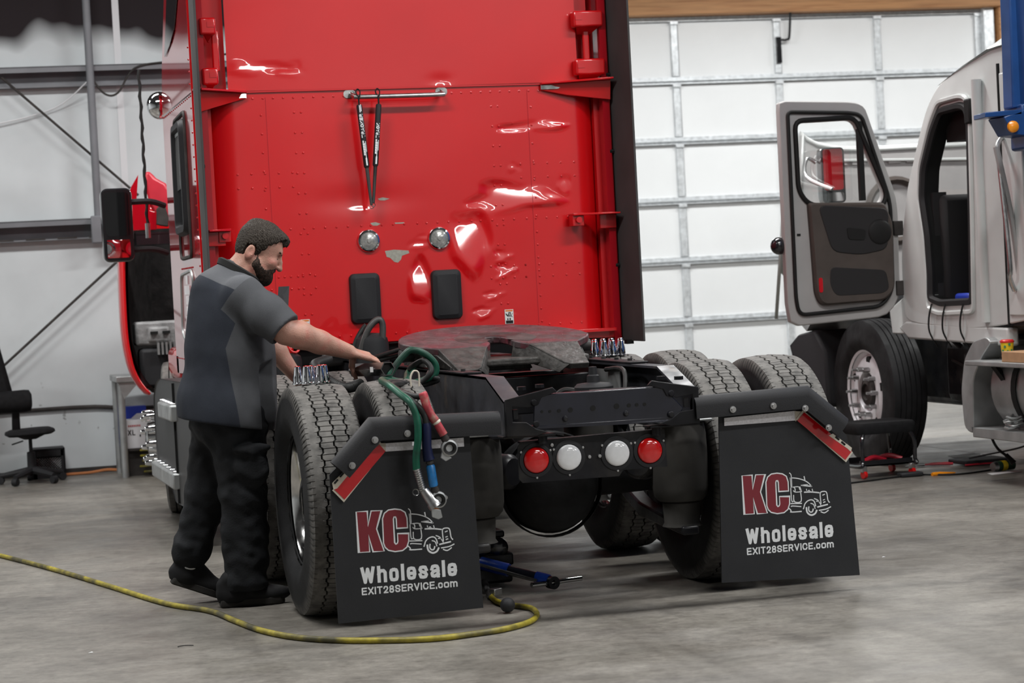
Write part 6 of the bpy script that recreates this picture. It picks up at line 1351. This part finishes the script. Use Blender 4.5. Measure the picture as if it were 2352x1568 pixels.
# neck and trunk
NB = np.array((-1.325,.53,1.525))
body.cone(hp_(-.035,0,-.06),NB,.064,.072,.03).cone(NB,(-1.37,.53,1.40),.075,.14,.04)
body.ell((-1.375,.53,1.30),(.135,.185,.20),None,.04).ell((-1.40,.54,1.05),(.155,.17,.20),None,.05).ell((-1.42,.55,.90),(.14,.165,.12),None,.05)
# right arm (near), left arm
SR,ER,WR = (-1.315,.345,1.425),(-1.165,.235,1.262),(-.855,.345,1.150)
body.chain([(-1.345,.45,1.44),SR],[.08,.075],.03).chain([SR,(-1.23,.28,1.335),ER],[.074,.068,.056],.02)
body.chain([ER,(-1.10,.255,1.245),(-1.0,.29,1.205),WR],[.056,.063,.053,.035],.02,)
SL,EL,WL = (-1.33,.715,1.425),(-1.19,.83,1.245),(-1.035,.80,1.035)
body.chain([(-1.35,.62,1.44),SL],[.08,.075],.03).chain([SL,EL],[.07,.05],.02).chain([EL,(-1.12,.82,1.16),WL],[.05,.052,.032],.02)
# right hand: palm down, fingers hooked over the tube
def hand(W, d, side, up, spread, curls, lens, thumb, r=.0092):
    W = np.array(W); d = np.array(nrm(d)); side = np.array(nrm(side)); up = np.array(nrm(up))
    K = W+d*.095
    for t in (-1.15,-.4,.4,1.15): body.cone(W+d*.01+side*t*.014,K+side*t*.024-up*.002*abs(t),.017,.0135,.012)
    for i,t in enumerate((-1.15,-.4,.4,1.15)):
        p = K+side*t*.024-up*.002*abs(t); L_ = lens[i]; a = 0; q = [p]
        for j,fr in enumerate((.45,.31,.24)):
            a += curls[i][j]; dd = d*math.cos(a)-up*math.sin(a)+side*t*spread; q.append(q[-1]+dd*L_*fr)
        body.chain(q,[.0105,.0095,.0088,.0075],.004)
    body.chain([np.array(x) for x in thumb],[.018,.014,.0115,.009],.008)
hd = nrm(V((-.774,.345,1.128))-V(WR))
hand(WR,hd,(.10,.93,.30),(.25,-.30,.92),.06,[(.12,.45,.35),(.18,.5,.4),(.25,.55,.4),(.35,.6,.4)],(.084,.092,.086,.07),[(-.835,.36,1.125),(-.835,.40,1.08),(-.825,.40,1.045),(-.818,.39,1.015)])
hand(WL,nrm(V((.55,-.25,-.6))),(.25,.95,0),(.6,0,.6),.05,[(.3,.4,.3)]*4,(.08,.088,.082,.066),[(-1.03,.77,1.0),(-.995,.74,.985),(-.965,.73,.975),(-.945,.73,.97)])
# legs
HPR,KR,AR = (-1.385,.47,.86),(-1.345,.455,.50),(-1.395,.455,.10)
HPL,KL,AL = (-1.43,.64,.86),(-1.50,.68,.50),(-1.625,.68,.17)
body.chain([HPR,KR,AR],[.09,.058,.045],.02).chain([HPL,KL,AL],[.09,.058,.045],.02)
body.cone(AR,(-1.30,.455,.05),.045,.035,.02).cone(AL,(-1.575,.68,.115),.045,.025,.02)
bo = body.build('body','skin',PM,3); del body
# hair
hair = SDF(HC-.2,HC+.2,.0034)
hair.ell(hp_(-.010,0,.044),(.112,.088,.098),HA,.01).ell(hp_(-.045,0,.0),(.072,.080,.085),HA,.02).ell(hp_(.062,0,.086),(.050,.054,.034),HA,.02).ell(hp_(-.06,0,.10),(.04,.03,.03),HA,.02)
def hl(x,y,z):   # hairline in head space
    a = [x-HC[0],y-HC[1],z-HC[2]]
    f = a[0]*hf[0]+a[1]*hf[1]+a[2]*hf[2]; s_ = np.abs(a[0]*hs[0]+a[1]*hs[1]+a[2]*hs[2]); u = a[0]*hu[0]+a[1]*hu[1]+a[2]*hu[2]
    line = np.where(f < -.055,-.062,np.where(f < .0,-.062+(f+.055)*.95, -.010+f*1.05))
    side = np.where((f > -.022)&(f < .004),-.046,line)     # sideburn
    tmp = np.where(f > .022,np.where(s_ > .030,.030+(f-.022)*.95,.074-(f-.06)*.25),side)
    tmp = np.where((f > -.07)&(f < -.022)&(s_ > .06),np.maximum(tmp,.004-(f+.045)**2*3),tmp)   # over the ear
    tmp = tmp+.004*np.sin(f*320)+.003*np.sin(s_*410+f*150)
    return np.clip(tmp-u,-.5,.5)
hair.disp(lambda x,y,z: .0022*np.sin(x*520+z*190)*np.sin(y*430+z*140)+.0016*np.sin(x*830-y*610+z*300)).half(hl)
hair.build('hair','hair',bo,1); del hair
brow = SDF(HC-.16,HC+.16,.003)
for s_ in (-1,1): brow.cone(hp_(.099,s_*.012,.020),hp_(.086,s_*.050,.026),.0055,.004,.003)
brow.build('eyebrow','beard',bo,1)
beard = skull(SDF(HC-.2,HC+.2,.0034),.0032)
beard.ell(hp_(.070,0,-.112),(.040,.036,.036),HA,.02).cone(hp_(.099,.004,-.059),hp_(.090,.030,-.072),.0075,.0065,.006).cone(hp_(.099,-.004,-.059),hp_(.090,-.030,-.072),.0075,.0065,.006)
def bl(x,y,z):
    a = [x-HC[0],y-HC[1],z-HC[2]]; f = a[0]*hf[0]+a[1]*hf[1]+a[2]*hf[2]; u = a[0]*hu[0]+a[1]*hu[1]+a[2]*hu[2]; q = a[0]*hs[0]+a[1]*hs[1]+a[2]*hs[2]
    top = np.interp(f,[-.06,-.03,-.012,.03,.055,.075,.092,.12],[-.10,-.050,-.018,-.068,-.078,-.066,-.052,-.046])
    return np.maximum(u-top+.0025*np.sin(f*500+q*300),-.035-f)
beard.half(bl)
beard.ell(hp_(.103,0,-.077),(.018,.017,.009),HA,.004,sub=True)
beard.disp(lambda x,y,z: .0010*np.sin(x*620+z*390)*np.sin(y*530-z*340)).build('beard','beard',bo,1); del beard
for s_ in (-1,1):
    B(MB().tube([tuple(hp_(.0885,s_*.020,-.004)),tuple(hp_(.0895,s_*.031,-.007)),tuple(hp_(.080,s_*.045,-.004))],.0022,6),'eyelashes','ink',bo)
# --- shirt
def wr(x,y,z):   # soft vertical drape, diagonal pulls low down
    p = x*.8+z*.55
    return .0065*vnoise(x*9+2,y*8,z*3.2,1)+.0050*vnoise(p*13,y*6,(z-x)*4.5,2)*np.clip((1.35-z)*3,0,1)+.0022*vnoise(x*26,y*22,z*13,3)
sh = SDF((-1.74,.08,.77),(-1.02,.98,1.66),.0062)
sh.cone((-1.345,.53,1.515),(-1.355,.53,1.46),.098,.13,.03).cone((-1.335,.36,1.44),(-1.345,.70,1.44),.088,.088,.04)
sh.ell((-1.365,.53,1.34),(.178,.215,.20),None,.05).ell((-1.375,.535,1.16),(.205,.225,.25),None,.06).ell((-1.405,.545,.98),(.222,.225,.22),None,.06).cone((-1.41,.50,.88),(-1.41,.59,.88),.215,.215,.05)
sh.cone((-1.44,.53,1.46),(-1.46,.53,1.2),.105,.12,.06)
sh.chain([(-1.325,.37,1.43),(-1.24,.28,1.345),(-1.172,.235,1.275)],[.092,.090,.088],.035).chain([(-1.335,.70,1.43),(-1.25,.80,1.32),(-1.19,.84,1.25)],[.09,.088,.08],.03)
sh.disp(lambda x,y,z: wr(x,y,z)*np.clip((1.56-z)*5,0,1))
# sleeve mouth cut square to the arm, hem cut low at the front, hollow neck
av = np.array(ER)-np.array((-1.24,.28,1.345)); av /= np.linalg.norm(av)
cut = np.array((-1.168,.235,1.268))
sh.half(lambda x,y,z: np.where((x > -1.28)&(y < .42),(x-cut[0])*av[0]+(y-cut[1])*av[1]+(z-cut[2])*av[2],-1.0))
sh.half(lambda x,y,z: (.885+(x+1.64)*-.19)-z + 0*y)
sh.cone(hp_(-.03,0,-.05),NB,.070,.074,.004,sub=True)
sh.cone((-1.30,.34,1.41),(-1.15,.22,1.245),.045,.066,.003,sub=True)
def shm(c):   # signed distances to the panel seams (positive = inside the panel)
    x,y,z = c.T
    d = ((c-np.array(SR))@av); rad = np.linalg.norm(c-np.array(SR)-d[:,None]*av,axis=1)
    arm = np.minimum(.125-rad,np.minimum(d+.045,(.50-y)))
    xb = -1.445+(1.44-z)*.02+np.where(z < 1.3,(1.3-z)*.10,0)+ .135*np.clip((z-1.20)/.24,0,1)
    return {'back':np.minimum(xb-x,-arm),'yoke':np.minimum(z-(1.455+(-1.36-x)*.62),-arm)}
def shader_shirt():
    m = bpy.data.materials['shirt']; nt = m.node_tree; N = nt.nodes; L = nt.links; b = N['Principled BSDF']; last = None
    base = b.inputs['Base Color'].links[0].from_socket; cur = None
    def fac(nm):
        at = N.new('ShaderNodeAttribute'); at.attribute_name = nm; g = N.new('ShaderNodeMapRange'); g.inputs[1].default_value = -.0012; g.inputs[2].default_value = .0012; L.new(at.outputs['Fac'],g.inputs[0]); return g.outputs[0]
    def tone(k):
        v = N.new('ShaderNodeVectorMath'); v.operation = 'MULTIPLY'; v.inputs[1].default_value = k; L.new(base,v.inputs[0]); return v.outputs[0]
    x1 = N.new('ShaderNodeMix'); x1.data_type = 'RGBA'; L.new(fac('back'),x1.inputs[0]); L.new(tone((2.3,2.1,1.85)),x1.inputs[6]); L.new(tone((.85,.87,.95)),x1.inputs[7])
    x2 = N.new('ShaderNodeMix'); x2.data_type = 'RGBA'; L.new(fac('yoke'),x2.inputs[0]); L.new(x1.outputs[2],x2.inputs[6]); L.new(tone((3.4,3.1,2.75)),x2.inputs[7]); L.new(x2.outputs[2],b.inputs['Base Color'])
shader_shirt()
sho = sh.build('shirt','shirt',PM,3,shm); del sh
cl = MB(); cc = V(NB)+V((.0,0,.01)); cn = nrm(V((.46,0,.89))); e1 = nrm(V((.89,0,-.46))); e2 = V((0,1,0))
def ring(u,v):
    a = 2*math.pi*u; r1 = .098+.010*v; r2 = .088+.008*v; k = (v if v < .5 else 1-v)*2
    h = .040*min(1,v*2) if v <= .5 else .040-(v-.5)*2*.034
    off = 0 if v <= .5 else .012
    return cc+e1*math.cos(a)*(.100+off+.004*k)+e2*math.sin(a)*(.088+off+.004*k)+cn*(h-.008+.012*math.cos(a+math.pi))
B(cl.grid(ring,40,10,wrapu=True),'collar','collar',sho,recalc=False)
B(MB().prism([(-1.10,.45,1.47),(-1.155,.42,1.47),(-1.165,.43,1.38),(-1.11,.45,1.37)],(0,.004,0)),'pocket_flap','shirt_grey',sho)
# --- trousers
tr_ = SDF((-1.80,.26,.03),(-1.10,.92,.95),.0068)
tr_.cone((-1.41,.50,.88),(-1.42,.60,.88),.165,.165,.04)
tr_.chain([(-1.385,.475,.84),(-1.36,.455,.52),(-1.375,.455,.12)],[.142,.112,.104],.03).chain([(-1.43,.64,.84),(-1.505,.675,.52),(-1.60,.68,.24)],[.135,.105,.090],.03)
tr_.ell((-1.335,.345,.655),(.080,.022,.100),None,.012).ell((-1.335,.335,.735),(.092,.020,.030),None,.004)
tr_.disp(lambda x,y,z: .012*vnoise(x*9+z*4,y*7,z*6,4)+.011*vnoise(x*8,y*9,z*19+x*10,5)*np.clip((.5-z)*3+.4,.4,1)+.006*vnoise(x*22+z*16,y*20,z*26-x*14,6))
tr_.half(lambda x,y,z: np.where(x+.08*0 > -1.505+(z-.3)*.25,.075-z,.160-z+(x+1.6)*-.42)+0*y)
tr_.build('trousers','trousers',PM,3); del tr_
# --- shoes
def shoe(heel, toe, tilt_z, y0, lab):
    H_ = np.array(heel); T_ = np.array(toe); d = T_-H_; L_ = np.linalg.norm(d); d /= L_; up = np.array((-d[2],0,d[0])); ax = (d,np.array((0,1,0)),up)
    m = SDF(np.minimum(H_,T_)-.13,np.maximum(H_,T_)+.16,.005)
    P = lambda a,b,c=0: H_+d*a*L_+up*b+np.array((0,c,0))
    m.ell(P(.76,.046),(.105,.053,.040),ax,.02).ell(P(.30,.058),(.105,.047,.058),ax,.02).cone(P(.22,.06),P(.19,.118),.054,.052,.02).cone(P(.42,.095),P(.74,.055),.040,.032,.02).cone(P(.10,.03),P(.05,.10),.035,.028,.02)
    m.half(lambda x,y,z: .018-((x-H_[0])*up[0]+(z-H_[2])*up[2])+0*y)
    o = m.build('shoe','shoe',PM,2,label=lab)
    s2 = MB(); out = [(0.0,.03),(.04,.040),(.3,.038),(.55,.045),(.75,.052),(.92,.040),(1.0,.012)]
    ring_ = [P(a,0,b) for a,b in out]+[P(a,0,-b) for a,b in reversed(out)]
    s2.prism([tuple(q) for q in ring_],tuple(up*.036)); B(s2,'sole','sole',o,bevel=.006)
    la = MB()
    for k in range(4):
        a = .45+k*.075; la.tube([tuple(P(a,.103-k*.012,.028)),tuple(P(a,.112-k*.013,0)),tuple(P(a,.103-k*.012,-.028))],.0035,6)
    B(la,'laces','ink',o)
    return o
shoe((-1.505,.455,.003),(-1.205,.435,.003),0,.455,None)
s_l = shoe((-1.705,.68,.105),(-1.465,.68,.006),0,.68,None)
B(MB().ball((-1.612,.635,.178),(.030,.012,.016),12,8),'sock','sock',s_l)
